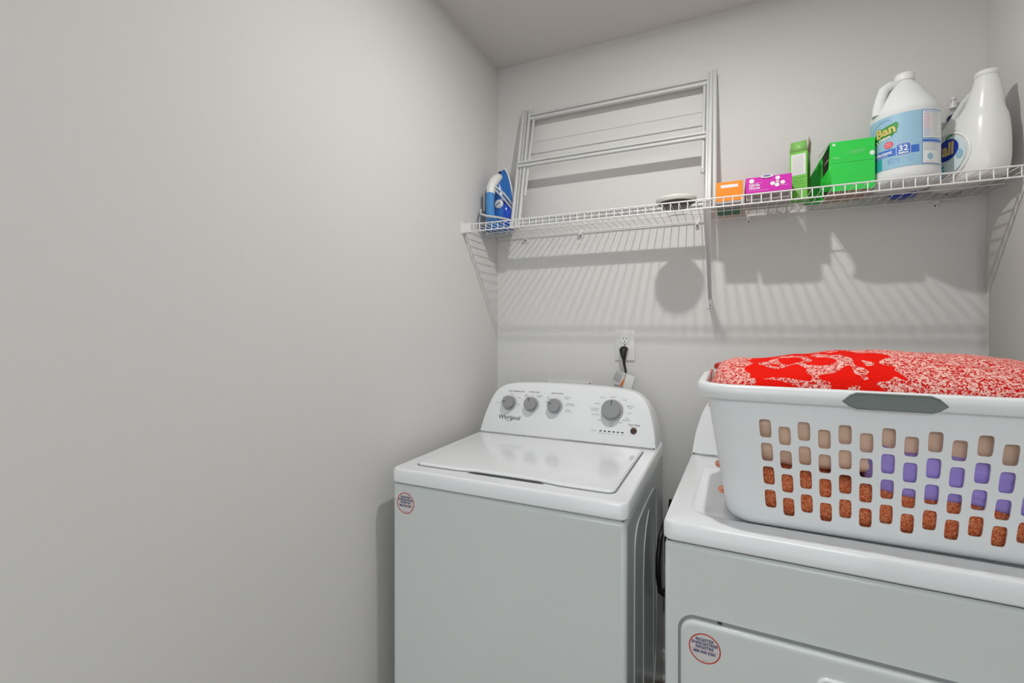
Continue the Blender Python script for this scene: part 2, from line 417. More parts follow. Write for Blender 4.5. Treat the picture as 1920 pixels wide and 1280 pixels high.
put_text(m, 'Whirlpool', .0225, CF, -.788, .9775, M_LOGO, .0002)
arc = [(-.790+.020*math.cos(D2R(a)), .9775+.013*math.sin(D2R(a))) for a in range(-130, 40, 12)]
for i in range(len(arc)-1):
    (a, b_), (c, d) = arc[i], arc[i+1]; m.add([CF(a, b_), CF(c, d), CF(c, d+.0012), CF(a, b_+.0012)], [(0, 1, 2, 3)], M_LOGO)
m.build('logo', con)
m = MB(); tt = lambda s, x, z, sz=.0062, bo=0: put_text(m, s, sz, CF, x, z, M_INK, bo)
tt('WASH TEMPERATURE', -.775, 1.0765, .0072, .0001); tt('WATER LEVEL', -.6975, 1.0775, .0072, .0001); tt('RINSE OPTION', -.602, 1.0775, .0072, .0001)
for s, x, z in (('Cool', -.792, 1.066), ('Cold', -.826, 1.052), ('Tap Cold', -.846, 1.030), ('Warm', -.758, 1.053), ('Hot', -.758, 1.028),
                ('Auto', -.728, 1.066), ('Sensing', -.730, 1.060), ('Deep Water', -.672, 1.066), ('Wash', -.672, 1.060),
                ('Single', -.640, 1.046), ('Fabric', -.636, 1.062), ('Softener', -.632, 1.056), ('Single Extra', -.560, 1.066), ('Rinse', -.560, 1.060), ('Deep Rinse', -.545, 1.044), ('Fabric Softener', -.545, 1.038), ('Extra', -.550, 1.022), ('Rinse Only', -.550, 1.016),
                ('Normal', -.3855, 1.078), ('Colors', -.426, 1.074), ('Delicates', -.442, 1.052), ('Clean Washer', -.450, 1.034), ('with cleaner', -.450, 1.028), ('Drain & Spin', -.446, 1.014),
                ('Soak', -.430, .995), ('Rinse', -.3855, .987), ('Spin', -.3855, .981), ('Heavy', -.344, 1.070), ('Bulky Items', -.322, 1.050), ('Sheets', -.322, 1.044), ('Towels', -.322, 1.026), ('Casual', -.330, 1.008), ('Heavy Duty', -.332, 1.002), ('Quick', -.352, .993),
                ('Progress', -.446, .960)):
    tt(s, x, z, .0056)
tt('Start / Pause', -.304, .9885, .0078, .00015); tt('Hold 3 sec.', -.304, .9815, .005)
for i, s in enumerate(('Sensing', 'Wash', 'Rinse', 'Spin', 'Done', 'Lid')): tt(s, -.4214+.0784*i/5, .953, .0044)
for cx, rr in ((-.796, .034), (-.7015, .034), (-.6045, .034), (-.3855, .0445)):
    for a in range(20, 200, 36):
        p = (cx+rr*math.cos(D2R(a)), 1.0305+rr*math.sin(D2R(a))); put_rect(m, p[0]-.0007, p[0]+.0007, p[1]-.0007, p[1]+.0007, CF, M_INK)
m.build('lettering', con)
sticker(wash, 'sticker', lambda a, b_, h: (-.8651+a, WY+.006-h, .815+b_), .031)
# embossed right side of the washer
m = MB(); xr = WX+WW-.004
for y in (1.20, 1.50):
    pass
emb = [(1.22, .12), (1.62, .12), (1.62, .74), (1.60, .80), (1.55, .82), (1.29, .82), (1.24, .80), (1.22, .74)]
path = [(xr+.0005, y, z) for y, z in smoothpoly(emb, 2)]; path.append(path[0]); path.append(path[1])
m.tube(path, .0022, M_ENAMEL_SHADED, n=8, cap=False); m.build('side_emboss', wash)
m = MB(); path = [(xr+.0004, y, z) for y, z in ((1.36, .10), (1.36, .62), (1.375, .70), (1.41, .75), (1.46, .78), (1.51, .75), (1.54, .70), (1.555, .62), (1.555, .10))]
m.tube(path, .0018, M_ENAMEL_SHADED, n=8); m.build('side_rib', wash)

# ---- dryer (turned slightly)
DX, DY, DW, DA = -.1325, 1.060, .737, -.028
def drot(p):
    x, y = p[0]-DX, p[1]-DY; c, s = math.cos(DA), math.sin(DA)
    return Vector((DX+x*c-y*s, DY+x*s+y*c, p[2]))
dry = thing('dryer', 'white front-loading dryer with the laundry basket on top', 'dryer', (DX+DW/2, 1.42, FLOOR))
DB = DY+.72
m = MB(); m.box((DX+.004, DY+.006, FLOOR+.03), (DX+DW-.004, DB, TOP-.046), M_ENAMEL_SHADED); m.xf(drot).build('cabinet', dry, bevel=.010, seg=3)
m = MB(); m.box((DX+.010, DY+.012, TOP-.05), (DX+DW-.010, DB, TOP-.038), M_GAP); m.xf(drot).build('seam', dry)
for fx in (DX+.05, DX+DW-.05):
    for fy in (DY+.06, DB-.06):
        MB().lathe([(.018, FLOOR), (.02, FLOOR+.01), (.012, FLOOR+.03)], (fx, fy, 0), M_BLACK, n=16).xf(drot).build('foot', dry)
m = MB(); pl = rrect(DX, DX+DW, DY, DB, .022)
rec = rrect(DX+.048, DX+DW-.048, DY+.062, DY+.50, .05)
def loopz(pl, h): return [(a, b_, TOP+h) for a, b_ in pl]
m.loft([loopz(inset(pl, d), h) for d, h in ((.004, -.042), (0, -.038), (0, -.010), (.003, -.003), (.009, 0))]+[loopz(rec, 0), loopz(inset(rec, .003), -.0028), loopz(inset(rec, .03), -.0062), loopz(inset(rec, .045), -.0075)], M_ENAMEL)
m.xf(drot).build('top_panel', dry, smooth=40)
dcon = console(dry, DX+.002, DW-.004, M_PLAST, y_back=DB-.002, rot=drot)
def DF(x, z, off=.0006): return drot(Vector((x, CY0+(z-TOP)*K, z))+NZ*off)
m = MB(); put_text(m, 'Cycle Signal', .007, DF, DX+.105, 1.02, M_INK); put_rect(m, DX+.14, DX+.6, .9335, .9345, DF, M_INK); m.build('lettering', dcon)
for cx in (DX+.30, DX+.45, DX+.62):
    nz = Vector((drot(Vector((DX, DY, 0))+NZ)-drot(Vector((DX, DY, 0))))); knob(dcon, DF(cx, 1.0), .027, D2R(90), nz.normalized(), EX, EZ)
# door: raised panel with a rounded outline
dx0, dx1, dz1, dz0 = -.0945, .50, .716, .16
dr = rrect(dx0, dx1, dz0, dz1, .030, 8)
def dfr(a, b_, h): return drot((a, DY+.006-h, b_))
m = MB(); m.loft([[dfr(a, b_, h) for a, b_ in inset(dr, d)] for d, h in ((-.006, 0), (-.0055, .0008))], M_GROOVE_SHADE); m.build('door_gap_shade', dry)  # grey plate painting the shaded gap around the door
m = MB(); hp = rrect(.150, .40, .60, .6745, .018, 6)
hp = hp
m.loft([[dfr(a, b_, h) for a, b_ in inset(dr, d)] for d, h in ((.0, .0), (0, .006), (.002, .0095), (.006, .011), (.012, .0112))], M_ENAMEL_SHADED)
door = m.build('door', dry, smooth=40)
m = MB()
m.loft([[dfr(a, b_, h) for a, b_ in inset(hp, d)] for d, h in ((0, .0112), (.001, .0150), (.004, .0165), (.007, .0150), (.016, .0118), (.020, .0116))], M_ENAMEL)
m.build('handle', door, smooth=60)
m = MB(); m.box((-.004, 0, 0), (.004, .002, .004), M_GAP); m.xf(lambda p: drot((p.x-.018, DY+.004-p.y, p.z+dz1+.002))).build('latch_mark', dry)
sticker(door, 'sticker', lambda a, b_, h: dfr(-.0465+a, .664+b_, .0112+h), .031)

# ---------------------------------------------------------------- wall outlet, plug, valve box
t = thing('wall_outlet', 'white duplex wall outlet above the washing machine', 'outlet', (-.388, BACK, 1.2605))
ox, oz = -.3885, 1.2608
m = MB(); pr = rrect(ox-.0405, ox+.0405, oz-.0645, oz+.0645, .004, 3)
m.loft([[(a, BACK-h, b_) for a, b_ in inset(pr, d)] for d, h in ((0, 0), (0, .004), (.0012, .0058), (.003, .0065))], M_PLATE); m.build('cover_plate', t, smooth=25)
for dz in (.024, -.022):
    m = MB(); q = [(ox+x, oz+dz+z) for x, z in ((-.0165, -.010), (-.011, -.0165), (.011, -.0165), (.0165, -.010), (.0165, .010), (.011, .0165), (-.011, .0165), (-.0165, .010))]
    m.loft([[(a, BACK-h, b_) for a, b_ in inset(q, d)] for d, h in ((0, .006), (0, .0085), (.0015, .0095))], M_WHITE)
    r = m.build('receptacle', t)
    m = MB()
    for sx in (-.0065, .0065): m.box((ox+sx-.0011, BACK-.0099, oz+dz-.001), (ox+sx+.0011, BACK-.009, oz+dz+.0075), M_BLACK)
    m.lathe([(.0024, 0), (.0024, .0009)], (ox, BACK-.009, oz+dz-.0095), M_BLACK, n=12, axis=(0, -1, 0)); m.build('slot', r)
MB().lathe([(.003, 0), (.0022, .0012)], (ox, BACK-.007, oz+.001), M_SCREW, n=12, axis=(0, -1, 0)).build('screw', t)
m = MB(); m.tube([(ox+.001, BACK-.032, oz-.056), (ox+.002, BACK-.032, oz-.075), (ox+.008, BACK-.034, oz-.10), (ox+.010, BACK-.036, oz-.125), (ox+.010, BACK-.037, oz-.16), (ox+.008, BACK-.045, oz-.25), (ox+.02, BACK-.06, oz-.42), (ox+.02, 1.80, oz-.60)], [.006, .0052, .0045, .0042, .0042, .0042, .0042, .0042], M_BLACK, n=10)
pc = m.build('power_cord', wash, smooth=60); pc['label'] = 'black power cord plugged into the wall outlet'
m = MB(); m.tube([(ox-.002, BACK-.010, oz-.016), (ox-.002, BACK-.028, oz-.018), (ox-.001, BACK-.036, oz-.028), (ox, BACK-.034, oz-.045), (ox+.001, BACK-.032, oz-.058)], [.0165, .0165, .014, .010, .007], M_BLACK, n=14, flat=.75)
m.build('plug', pc, smooth=60)
m = MB(); c = Vector((ox-.0165, BACK-.040, oz-.132)); ex = Vector((.93, .05, -.36)).normalized(); ez = Vector((.36, .02, .93)).normalized()
def TG(a, b_, o=0): return c+ex*a+ez*b_+Vector((0, -1, 0))*o
m.loft([[TG(a, b_, h) for a, b_ in rrect(-.025, .025, -.028, .028, .003, 3)] for h in (0, .0008)], M_STICK)
l = m; put_poly(l, [(.012, -.026), (.024, -.026), (.022, .018)], lambda a, b_: TG(a, b_, .0012), M_TAGO)
for k in range(7): put_rect(l, -.021+k*.0045, -.0185+k*.0045, -.018, .016, lambda a, b_: TG(a, b_, .0012), M_INK if k % 2 else M_BEZEL)
put_rect(l, -.021, .010, .019, .025, lambda a, b_: TG(a, b_, .0012), M_BEZEL)
a1 = m.build('paper_tag', pc); a1['label'] = 'white warning tag with grey print and orange stripe'
c2 = Vector((ox+.0215, BACK-.036, oz-.152))
m = MB(); e2 = Vector((.96, 0, -.28)); u2 = Vector((.24, 0, .97))
m.loft([[c2+e2*a+u2*b_+Vector((0, -h-.006, 0)) for a, b_ in rrect(-.017, .017, -.034, .034, .002, 3)] for h in (0, .0008)], M_WHITE); m.build('paper_tag', pc)
t = thing('washer_valve_box', 'white recessed water valve box on the wall behind the washing machine', 'valve box', (-.632, BACK, 1.0))
m = MB()
fo = rrect(-.735, -.53, .93, 1.10, .006, 3); fi = inset(fo, .014)
n_ = len(fo)
m.loft([[(a, BACK, b_) for a, b_ in fo], [(a, BACK-.007, b_) for a, b_ in fo], [(a, BACK-.007, b_) for a, b_ in fi], [(a, BACK, b_) for a, b_ in fi]], M_WHITE, cap=False)
m.build('frame', t)
for x in (-.68, -.585):
    MB().lathe([(.012, 0), (.012, .02), (.008, .022), (.008, .035)], (x, BACK, 1.0), M_METAL, n=14, axis=(0, -1, 0)).build('valve', t)
# dryer cord and hoses hanging in the gap between the machines
m = MB(); m.tube([(-.170, 1.925, .70), (-.185, 1.75, .70), (-.196, 1.60, .685), (-.201, 1.555, .655), (-.204, 1.535, .60), (-.204, 1.535, .55), (-.201, 1.555, .49), (-.192, 1.64, .43), (-.178, 1.78, .36), (-.170, 1.88, .26), (-.165, 1.90, .12), (-.13, 1.90, .03)], [.006, .0065, .007, .008, .0085, .0085, .008, .007, .0065, .007, .007, .007], M_BLACK, n=10)
m.build('power_cable', dry, smooth=60)
m = MB(); m.tube([(-.205, 1.925, .66), (-.208, 1.90, .60), (-.216, 1.87, .52), (-.214, 1.86, .44), (-.208, 1.88, .37), (-.212, 1.91, .32), (-.25, 1.92, .28)], .010, M_BLACK, n=10)
m.build('drain_hose', wash, smooth=60)

# ---------------------------------------------------------------- wire shelf
SF, SR, SZ = 1.630, 1.930, 1.745        # front, rear, deck height
sh = thing('wire_shelf', 'long white wire shelf across the back wall above the machines', 'shelf', (0, SR, SZ))
RW = .0024
def rail(name, y, z, r=RW, x0=LEFT+.012, x1=RIGHT-.012): return MB().tube([(x0, y, z), (x1, y, z)], r, M_WIRE, n=8).build(name, sh)
rail('front_rail', SF, SZ); rail('front_rail', SF, SZ-.0285); rail('rear_rail', SR+.004, SZ-.005); rail('middle_rail', 1.802, SZ-.003, .002)
wm = MB().tube([(0, 0, -.0305), (0, 0, -.004), (0, .004, 0), (0, .012, 0), (0, SR-SF, 0)], .0014, M_WIRE, n=6)
first = None; k = 0; x = LEFT+.030
x0w = -.9245
for k in range(-1, 62):
    x = x0w+.02668*k
    if x < LEFT+.01 or x > RIGHT-.01: continue
    if first is None:
        w1 = MB(); w1.v = [v+Vector((x, SF, SZ)) for v in wm.v]; w1.f = wm.f; w1.m = wm.m; w1.mats = wm.mats
        first = w1.build('deck_wire', sh, smooth=60); fx = x
    else:
        c = first.copy(); c.location = (x-fx, 0, 0); COL.objects.link(c); c.parent = sh
# wall clips
for x, z in ((-.83, SZ-.012), (-.575, SZ-.012), (-.112, SZ-.012), (.065, SZ-.012), (.60, SZ-.012)):
    m = MB(); m.box((x-.008, BACK-.004, z-.016), (x+.008, BACK, z+.016), M_WIRE); m.box((x-.006, SR-.008, z-.006), (x+.006, BACK-.002, z+.004), M_WIRE)
    cl = m.build('wall_clip', sh, bevel=.001)
    MB().lathe([(.003, 0), (.002, .0015)], (x, BACK-.004, z-.010), M_SCREW, n=10, axis=(0, -1, 0)).build('screw', cl)
# end brackets
for sx, xw in ((1, LEFT), (-1, RIGHT)):
    m = MB(); xa = xw; xb = xw+sx*.004
    m.box((min(xa, xb), SF-.016, SZ-.036), (max(xa, xb), SF+.03, SZ+.012), M_WIRE)
    xa, xb = xw, xw+sx*.040
    m.box((min(xa, xb), SF-.006, SZ-.032), (max(xa, xb), SF+.006, SZ-.028), M_WIRE); m.box((min(xa, xb), SF-.0062, SZ-.031), (max(xa, xb), SF-.0042, SZ+.005), M_WIRE)
    e = m.build('end_bracket', sh, bevel=.0008)
    for dz in (-.030, .008):
        MB().lathe([(.003, 0), (.002, .0015)], (xw+sx*.004, SF+.012, SZ+dz), M_SCREW, n=10, axis=(sx, 0, 0)).build('screw', e)
# diagonal support brace
m = MB(); bx = -.066
p0, p1 = Vector((bx, SF+.001, SZ-.030)), Vector((bx, BACK-.010, 1.435)); d = (p1-p0).normalized(); nn = Vector((0, d.z, -d.y))
def sec(p, w_, h): return [p+Vector((a, 0, 0))+nn*b_ for a, b_ in ((-w_, -h), (-w_+.002, -h-.001), (w_-.002, -h-.001), (w_, -h), (w_, h), (w_-.003, h), (w_-.003, -h+.003), (-w_+.003, -h+.003), (-w_+.003, h), (-w_, h))]
m.loft([sec(p0+Vector((0, 0, .022)), .0125, .006), sec(p0+d*.02, .0115, .009), sec(p0+d*.2, .0085, .008), sec(p1, .0068, .006)], M_WIRE)
br = m.build('support_brace', sh, bevel=.0006)
m = MB(); m.box((bx-.009, BACK-.006, 1.407), (bx+.009, BACK, 1.440), M_WIRE); m.box((bx-.006, BACK-.016, 1.425), (bx+.006, BACK-.004, 1.441), M_WIRE); cl = m.build('brace_clip', br, bevel=.0012)
m = MB(); m.lathe([(.0032, 0), (.002, .0015)], (bx, BACK-.006, 1.416), M_SCREW, n=10, axis=(0, -1, 0)); m.build('screw', br)

# ---------------------------------------------------------------- drying rack leaning on the wall
rk = thing('drying_rack', 'folded white drying rack leaning on the wall on the shelf', 'drying rack', (-.44, 1.81, SZ))
B0 = Vector((0, 1.786, SZ+.004)); U = Vector((0, .132, .550)).normalized(); N = Vector((0, -U.z, U.y)); LR = .566
def R(x, s_, o=0): return Vector((x, 0, 0))+B0+U*s_+N*o
def bar(name, a, b_, hw, ht, par=rk, grooves=True, axis='v'):
    # flat bar between a and b_: hw half width across, ht half thickness; a shallow groove along the middle
    m = MB(); t_ = (b_-a).normalized(); c_ = t_.cross(N).normalized()
    sec = [(-hw, -ht), (hw, -ht), (hw, ht*.7), (hw*.75, ht), (hw*.28, ht), (hw*.20, -ht*.4), (-hw*.20, -ht*.4), (-hw*.28, ht), (-hw*.75, ht), (-hw, ht*.7)]
    m.loft([[p+c_*u+N*v for u, v in sec] for p in (a, b_)], M_RACK)
    return m.build(name, par, smooth=25)
MB().tube([R(-.830, 0), R(-.8310, LR)], .0085, M_RACK, n=12).build('frame_post', rk)
bar('frame_post', R(-.805, .002, .001), R(-.808, LR-.004, .001), .0125, .007)
MB().tube([R(-.0470, 0), R(-.0495, LR)], .0080, M_RACK, n=12).build('frame_post', rk)
bar('frame_post', R(-.0690, .002, .001), R(-.0665, LR-.004, .001), .0105, .007)
bar('top_bar', R(-.797, .524, .001), R(-.077, .524, .001), .0150, .0065)
bar('cross_bar', R(-.823, .290, .010), R(-.078, .290, .010), .0135, .006)
bar('bottom_bar', R(-.794, .026, 0), R(-.079, .026, 0), .0125, .0065)
for x in (-.781, -.0845):
    lg = MB().tube([R(x, .512, -.004), R(x-.003, .158, .0)], .0055, M_RACK, n=10).build('folding_leg', rk)
    MB().lathe([(.001, -.009), (.006, -.007), (.0085, 0), (.006, .007), (.001, .009)], R(x-.003, .150, 0), M_RACK, n=12).build('foot_cap', lg)
MB().tube([R(-.781, .398, -.002), R(-.085, .398, -.002)], .0026, M_RACK, n=8).build('cross_rod', rk)

# ---------------------------------------------------------------- steam iron on its heel
ir = thing('steam_iron', 'blue and white steam iron standing on its heel in the shelf corner', 'iron', (-.895, 1.80, SZ+.002))
IO = Vector((-.893, 1.862, SZ+.002)); az = D2R(80); IN = Vector((math.cos(az), math.sin(az), 0)); IT = Vector((math.sin(az), -math.cos(az), 0))
lean = .02
def I(t_, z, n_): return IO+IT*t_+IN*(-n_)+Vector((0, 0, z))
def sole(w_, z0, L, k=22):
    P = []
    for i in range(k+1):
        f = i/k; z = z0+L*f; hw = w_*(1-f**2.1)**.72 if f < 1 else 0
        if f < .08: hw *= .9+.1*(f/.08)
        P.append((hw, z))
    return P+[(-a, z) for a, z in reversed(P[:-1])]
L0 = sole(.054, 0, .285)
def lay(sc, zs, ze, n_): return [I(a*sc, zs+(z/.285)*(ze-zs), n_) for a, z in L0]
m = MB(); m.loft([lay(1, 0, .285, 0), lay(1, 0, .285, .003)], M_METAL); m.build('soleplate', ir)
m = MB(); m.loft([lay(1.0, .0, .285, .003), lay(1.01, 0, .286, .008), lay(.97, .0, .281, .012)], M_WHITE); m.build('trim_band', ir)
m = MB(); m.loft([lay(.96, .002, .279, .012), lay(.90, .002, .270, .028), lay(.80, .003, .258, .045), lay(.66, .004, .243, .058), lay(.45, .006, .225, .068), lay(.2, .01, .20, .074)], M_IBLUE); m.build('body', ir, smooth=60)
m = MB(); m.loft([[I(a*1.0+.004, .02+z*.55, n_) for a, z in L0] for n_ in (.020,)]+[[I(a*.93+.006, .02+z*.53, .040) for a, z in L0], [I(a*.8+.008, .02+z*.5, .055) for a, z in L0], [I(a*.5+.008, .03+z*.4, .064) for a, z in L0]], M_TANK); m.build('water_tank', ir, smooth=60)
m = MB(); m.tube([I(0, .024, .055), I(0, .026, .085), I(0, .036, .106), I(0, .06, .114), I(0, .11, .116), I(0, .15, .113)], [.020, .022, .022, .019, .0175, .018], M_IBLUE2, n=14); m.build('handle', ir, smooth=60)
m = MB(); m.tube([I(0, .148, .113), I(0, .175, .108), I(0, .20, .094), I(0, .222, .070), I(0, .236, .048)], [.0185, .019, .020, .020, .014], M_WHITE, n=14); m.build('grip_front', ir, smooth=60)
MB().lathe([(.019, 0), (.019, .010), (.016, .013)], I(.014, .112, .066), M_WHITE, n=24, axis=-IN).build('dial', ir)
m = MB(); q0 = I(.014, .112, .0795); m.add([q0+IT*a+Vector((0, 0, b_)) for a, b_ in ((-.012, -.004), (.010, .006), (.012, .002), (-.010, -.008))], [(0, 1, 2, 3)], M_INK); m.build('dial_pointer', ir)
MB().lathe([(.007, 0), (.006, .003)], I(0, .255, .046), M_BLACK, n=14, axis=-IN).build('spray_nozzle', ir)
m = MB(); m.loft([[I(a, b_, n_) for a, b_ in rrect(-.05, .05, 0, .012, .004, 3)] for n_ in (.012, .1)], M_IBLUE); m.build('heel', ir)
cp = [I(-.01, .185, .118), I(.02, .178, .104), I(.042, .150, .07), I(.050, .118, .03), I(.050, .10, .010)]
m = MB(); m.tube(cp, .0042, M_CORD, n=8)
m.tube([I(-.012, .172, .124), I(.018, .166, .108), I(.036, .135, .074), I(.050, .098, .03), I(.050, .085, .010)], .0042, M_CORD, n=8)
m.tube([I(-.01, .185, .118), I(-.034, .16, .112), I(-.043, .12, .10), I(-.045, .085, .10)], .0042, M_CORD, n=8)
m.tube([I(-.05, .088, .115), I(-.03, .062, .142), I(.005, .048, .146), I(.036, .044, .12), I(.050, .046, .04)], .0048, M_CORD, n=8)
c_ = m.build('cord', ir, smooth=60)

# ---------------------------------------------------------------- tray
cx, cy = -.167, 1.708
t = thing('round_tray', 'round ivory tray with dark underside on the shelf beside the drying rack', 'tray', (cx, cy, SZ+.002))
m = MB(); m.lathe([(.040, SZ+.002), (.045, SZ+.003), (.050, SZ+.009), (.060, SZ+.016), (.061, SZ+.017)], (cx, cy, 0), M_DISHD, n=40); m.build('base', t, smooth=50)
m = MB(); m.lathe([(.060, SZ+.016), (.064, SZ+.017), (.066, SZ+.022), (.0670, SZ+.030), (.0655, SZ+.032), (.060, SZ+.0305), (.030, SZ+.030)], (cx, cy, 0), M_DISHW, n=40); m.build('rim', t, smooth=50)
m = MB(); m.box((cx+.010, cy-.045, SZ+.029), (cx+.042, cy-.023, SZ+.036), M_DISHW); m.build('tab', t, bevel=.003)

# ---------------------------------------------------------------- boxes
def boxf(x0, x1, y0, y1, z0, z1, rot=0):
    c_ = Vector(((x0+x1)/2, (y0+y1)/2, 0))
    def f(p):
        q = Vector(p)-c_; return c_+Vector((q.x*math.cos(rot)-q.y*math.sin(rot), q.x*math.sin(rot)+q.y*math.cos(rot), q.z))
    return f
# orange box
Z0 = SZ+.002
t = thing('orange_box', 'small orange cardboard box with a white strip beside the drying rack post', 'box', (0, 1.80, Z0))
rf = boxf(-.040, .041, 1.722, 1.905, 0, 0, 0)
m = MB(); m.box((-.0405, 1.722, Z0+.008), (.0405, 1.905, Z0+.072), M_ORANGE); m.xf(rf).build('carton', t, bevel=.0008)
m = MB(); m.box((-.0405, 1.7225, Z0), (.0405, 1.905, Z0+.008), M_GREYC); m.build('bottom_band', t, bevel=.0006)
m = MB(); fn = lambda a, b_: (a, 1.7215, b_); put_rect(m, -.026, .026, Z0+.052, Z0+.062, fn, M_PRINT)
gb = lambda a, b_: (a, b_, Z0-.0004); m.add([gb(-.038, 1.80), gb(.038, 1.80), gb(.038, 1.90), gb(-.038, 1.90)], [(3, 2, 1, 0)], M_DGREEN)
m.build('print', t)
# glove box
t = thing('glove_box', 'magenta box of nitrile gloves beside the orange box', 'box', (.112, 1.79, Z0))
gx0, gx1 = .049, .178
m = MB(); m.box((gx0, 1.718, Z0), (gx1, 1.855, Z0+.060), M_GREYC); m.build('carton', t, bevel=.0008)
lid0 = 1.703
m = MB(); zlo, zhi = 1.767, 1.8165
oc = [(gx0, zlo), (gx1, zlo), (gx1, zhi+.001), (gx0+.078, zhi), (gx0+.069, zhi-.007), (gx0+.050, zhi-.007), (gx0+.041, zhi), (gx0, zhi)]
m.loft([[(a, y, b_) for a, b_ in oc] for y in (lid0, lid0+.003)], M_MAG)
m.box((gx0, lid0+.003, zhi-.004), (gx1, 1.857, zhi-.001), M_MAG); m.box((gx0-.0005, lid0+.003, zlo), (gx0+.002, 1.857, zhi-.001), M_MAG); m.box((gx1-.002, lid0+.003, zlo), (gx1+.0005, 1.857, zhi-.001), M_MAG)
m.box((gx0+.002, lid0+.003, zlo+.001), (gx1-.002, 1.72, zlo+.004), M_MAGD)  # dark magenta strip paints the shadow beneath the overhanging lid
m.build('lid', t, bevel=.0005)
m = MB(); GF = lambda a, b_: (a, lid0-.0005, b_)
def hexa(cx_, cz_, r, mm=M_PRINT, sx=1.15): put_poly(m, [(cx_+sx*r*math.cos(D2R(60*k)), cz_+r*math.sin(D2R(60*k))) for k in range(6)], GF, mm)
hexa(gx0+.0165, 1.8055, .0072)
for a, b_ in ((.090, 1.8080), (.076, 1.792), (.0885, 1.786), (.104, 1.7925)): hexa(gx0+a, b_, .0064)
hexa(gx0+.0895, 1.797, .0048, M_STICK)
put_text(m, 'Nitrile', .0115, GF, gx0+.0245, 1.7915, M_PRINT, .0003); put_text(m, 'Gloves', .0115, GF, gx0+.0245, 1.7825, M_PRINT, .0003)
put_rect(m, gx0+.010, gx0+.046, 1.7975, 1.7982, GF, M_PRINT); put_rect(m, gx0+.010, gx0+.064, 1.7740, 1.7745, GF, M_PRINT); put_rect(m, gx0+.098, gx0+.118, 1.7835, 1.7842, GF, M_PRINT)
for k in range(26):
    put_rect(m, gx0+.014+k*.0042, gx0+.0158+k*.0042, Z0+.004, Z0+.014, lambda a, b_: (a, 1.7172, b_), M_INK if k % 3 else M_MAGD)
m.build('lettering', t)
m = MB()
ring = [(gx0+.0595+.0175*math.cos(D2R(a)), zhi+.0010+.0065*math.sin(D2R(a))) for a in range(0, 360, 20)]
m.loft([[(a, lid0+h, b_) for a, b_ in ring] for h in (-.0012, .0005)], M_WHITE); m.build('dispenser_ring', t)
m = MB(); m.loft([[(gx0+.0595+s_*.012*math.cos(D2R(a)), lid0-.0016-.003*(1-s_), zhi+.0018+s_*.0036*math.sin(D2R(a))) for a in range(0, 360, 30)] for s_ in (1, .6, .1)], mat('glove_lilac', (.30, .27, .48), .7)); m.build('glove_tip', t)

# tall light green box
t = thing('tall_green_box', 'tall narrow light green box with a white text panel beside the glove box', 'box', (.21, 1.80, Z0))
tx0, tx1, ty0, ty1, tz = .1850, .2350, 1.765, 1.815, 1.905
rf = boxf(tx0, tx1, ty0, ty1, 0, 0, D2R(-17))
m = MB(); m.box((tx0, ty0, Z0), (tx1, ty1, tz-.004), M_LGREEN); m.xf(rf).build('carton', t, bevel=.0006)
m = MB(); m.add([rf(p) for p in ((tx0, ty0, tz-.006), (tx1, ty0, tz-.006), (tx1-.002, ty0+.003, tz+.030), (tx0+.003, ty0+.003, tz+.030))], [(0, 1, 2, 3)], M_LGREEN2); m.build('top_flap', t, solid=.0008)
m = MB(); m.add([rf(p) for p in ((tx1, ty0, tz-.006), (tx1, ty1, tz-.006), (tx1+.004, ty1-.01, tz+.028), (tx1+.004, ty0+.006, tz+.040))], [(0, 1, 2, 3)], M_CARDIN); m.build('side_flap', t, solid=.0008)
m = MB(); GF = lambda a, b_: rf((a, ty0-.0006, b_)); GF2 = lambda a, b_: rf((a, ty0-.0010, b_))
put_rect(m, tx0+.005, tx1-.005, 1.826, 1.893, GF, M_PRINT)
for k in range(19):
    z = 1.889-k*.0033; put_rect(m, tx0+.0075, tx1-.0075-(.004 if k % 4 == 3 else 0)-random.random()*.003, z-.0007, z+.0003, GF2, M_LGREEN2 if k % 5 == 4 else M_BEZEL)
put_rect(m, tx0+.004, tx1-.004, 1.817, 1.8178, GF, M_DGREEN)
put_text(m, 'No. 24', .009, GF, (tx0+tx1)/2, 1.806, M_GRN)
put_rect(m, tx0+.004, tx1-.004, 1.797, 1.7975, GF, M_GRN); put_rect(m, tx0+.004, tx1-.004, 1.786, 1.7865, GF, M_GRN)
m.build('print', t)

# big green box, its left end open
t = thing('open_green_box', 'bright green cardboard box with an open torn left end beside the jug', 'box', (.33, 1.80, Z0))
bx0, bx1, by0, by1, bz = .2800, .3915, 1.712, 1.858, 1.898
th = .0014
m = MB()
m.loft([[(a, y, b_) for a, b_ in ((bx0+.004, Z0), (bx1, Z0), (bx1, bz-.001), (bx0-.001, bz))] for y in (by0, by0+th)], M_BGREEN); m.build('front_panel', t)
m = MB(); m.loft([[(a, y, b_) for a, b_ in ((bx0-.050, Z0), (bx1, Z0), (bx1, bz), (bx0-.002, bz), (bx0-.048, Z0+.062))] for y in (by1-th, by1)], M_BGREEN_SHADED); m.build('back_panel', t)
m = MB(); m.box((bx0, by0+th, bz-th), (bx1, by1-th, bz), M_BGREEN); m.build('top_panel', t)
m = MB(); m.box((bx0, by0+th, Z0), (bx1, by1-th, Z0+th), M_CARDIN); m.build('bottom_panel', t)
m = MB(); m.box((bx1-th, by0+th, Z0+th), (bx1, by1-th, bz-th), M_BGREEN_SHADED); m.build('end_panel', t)
m = MB(); m.box((bx0+.003, by0+.003, Z0+th), (bx1-.004, by1-.004, bz-.006), M_INNER_SHADE); m.build('inner_shade', t)  # added black block that stands for the shade inside the box
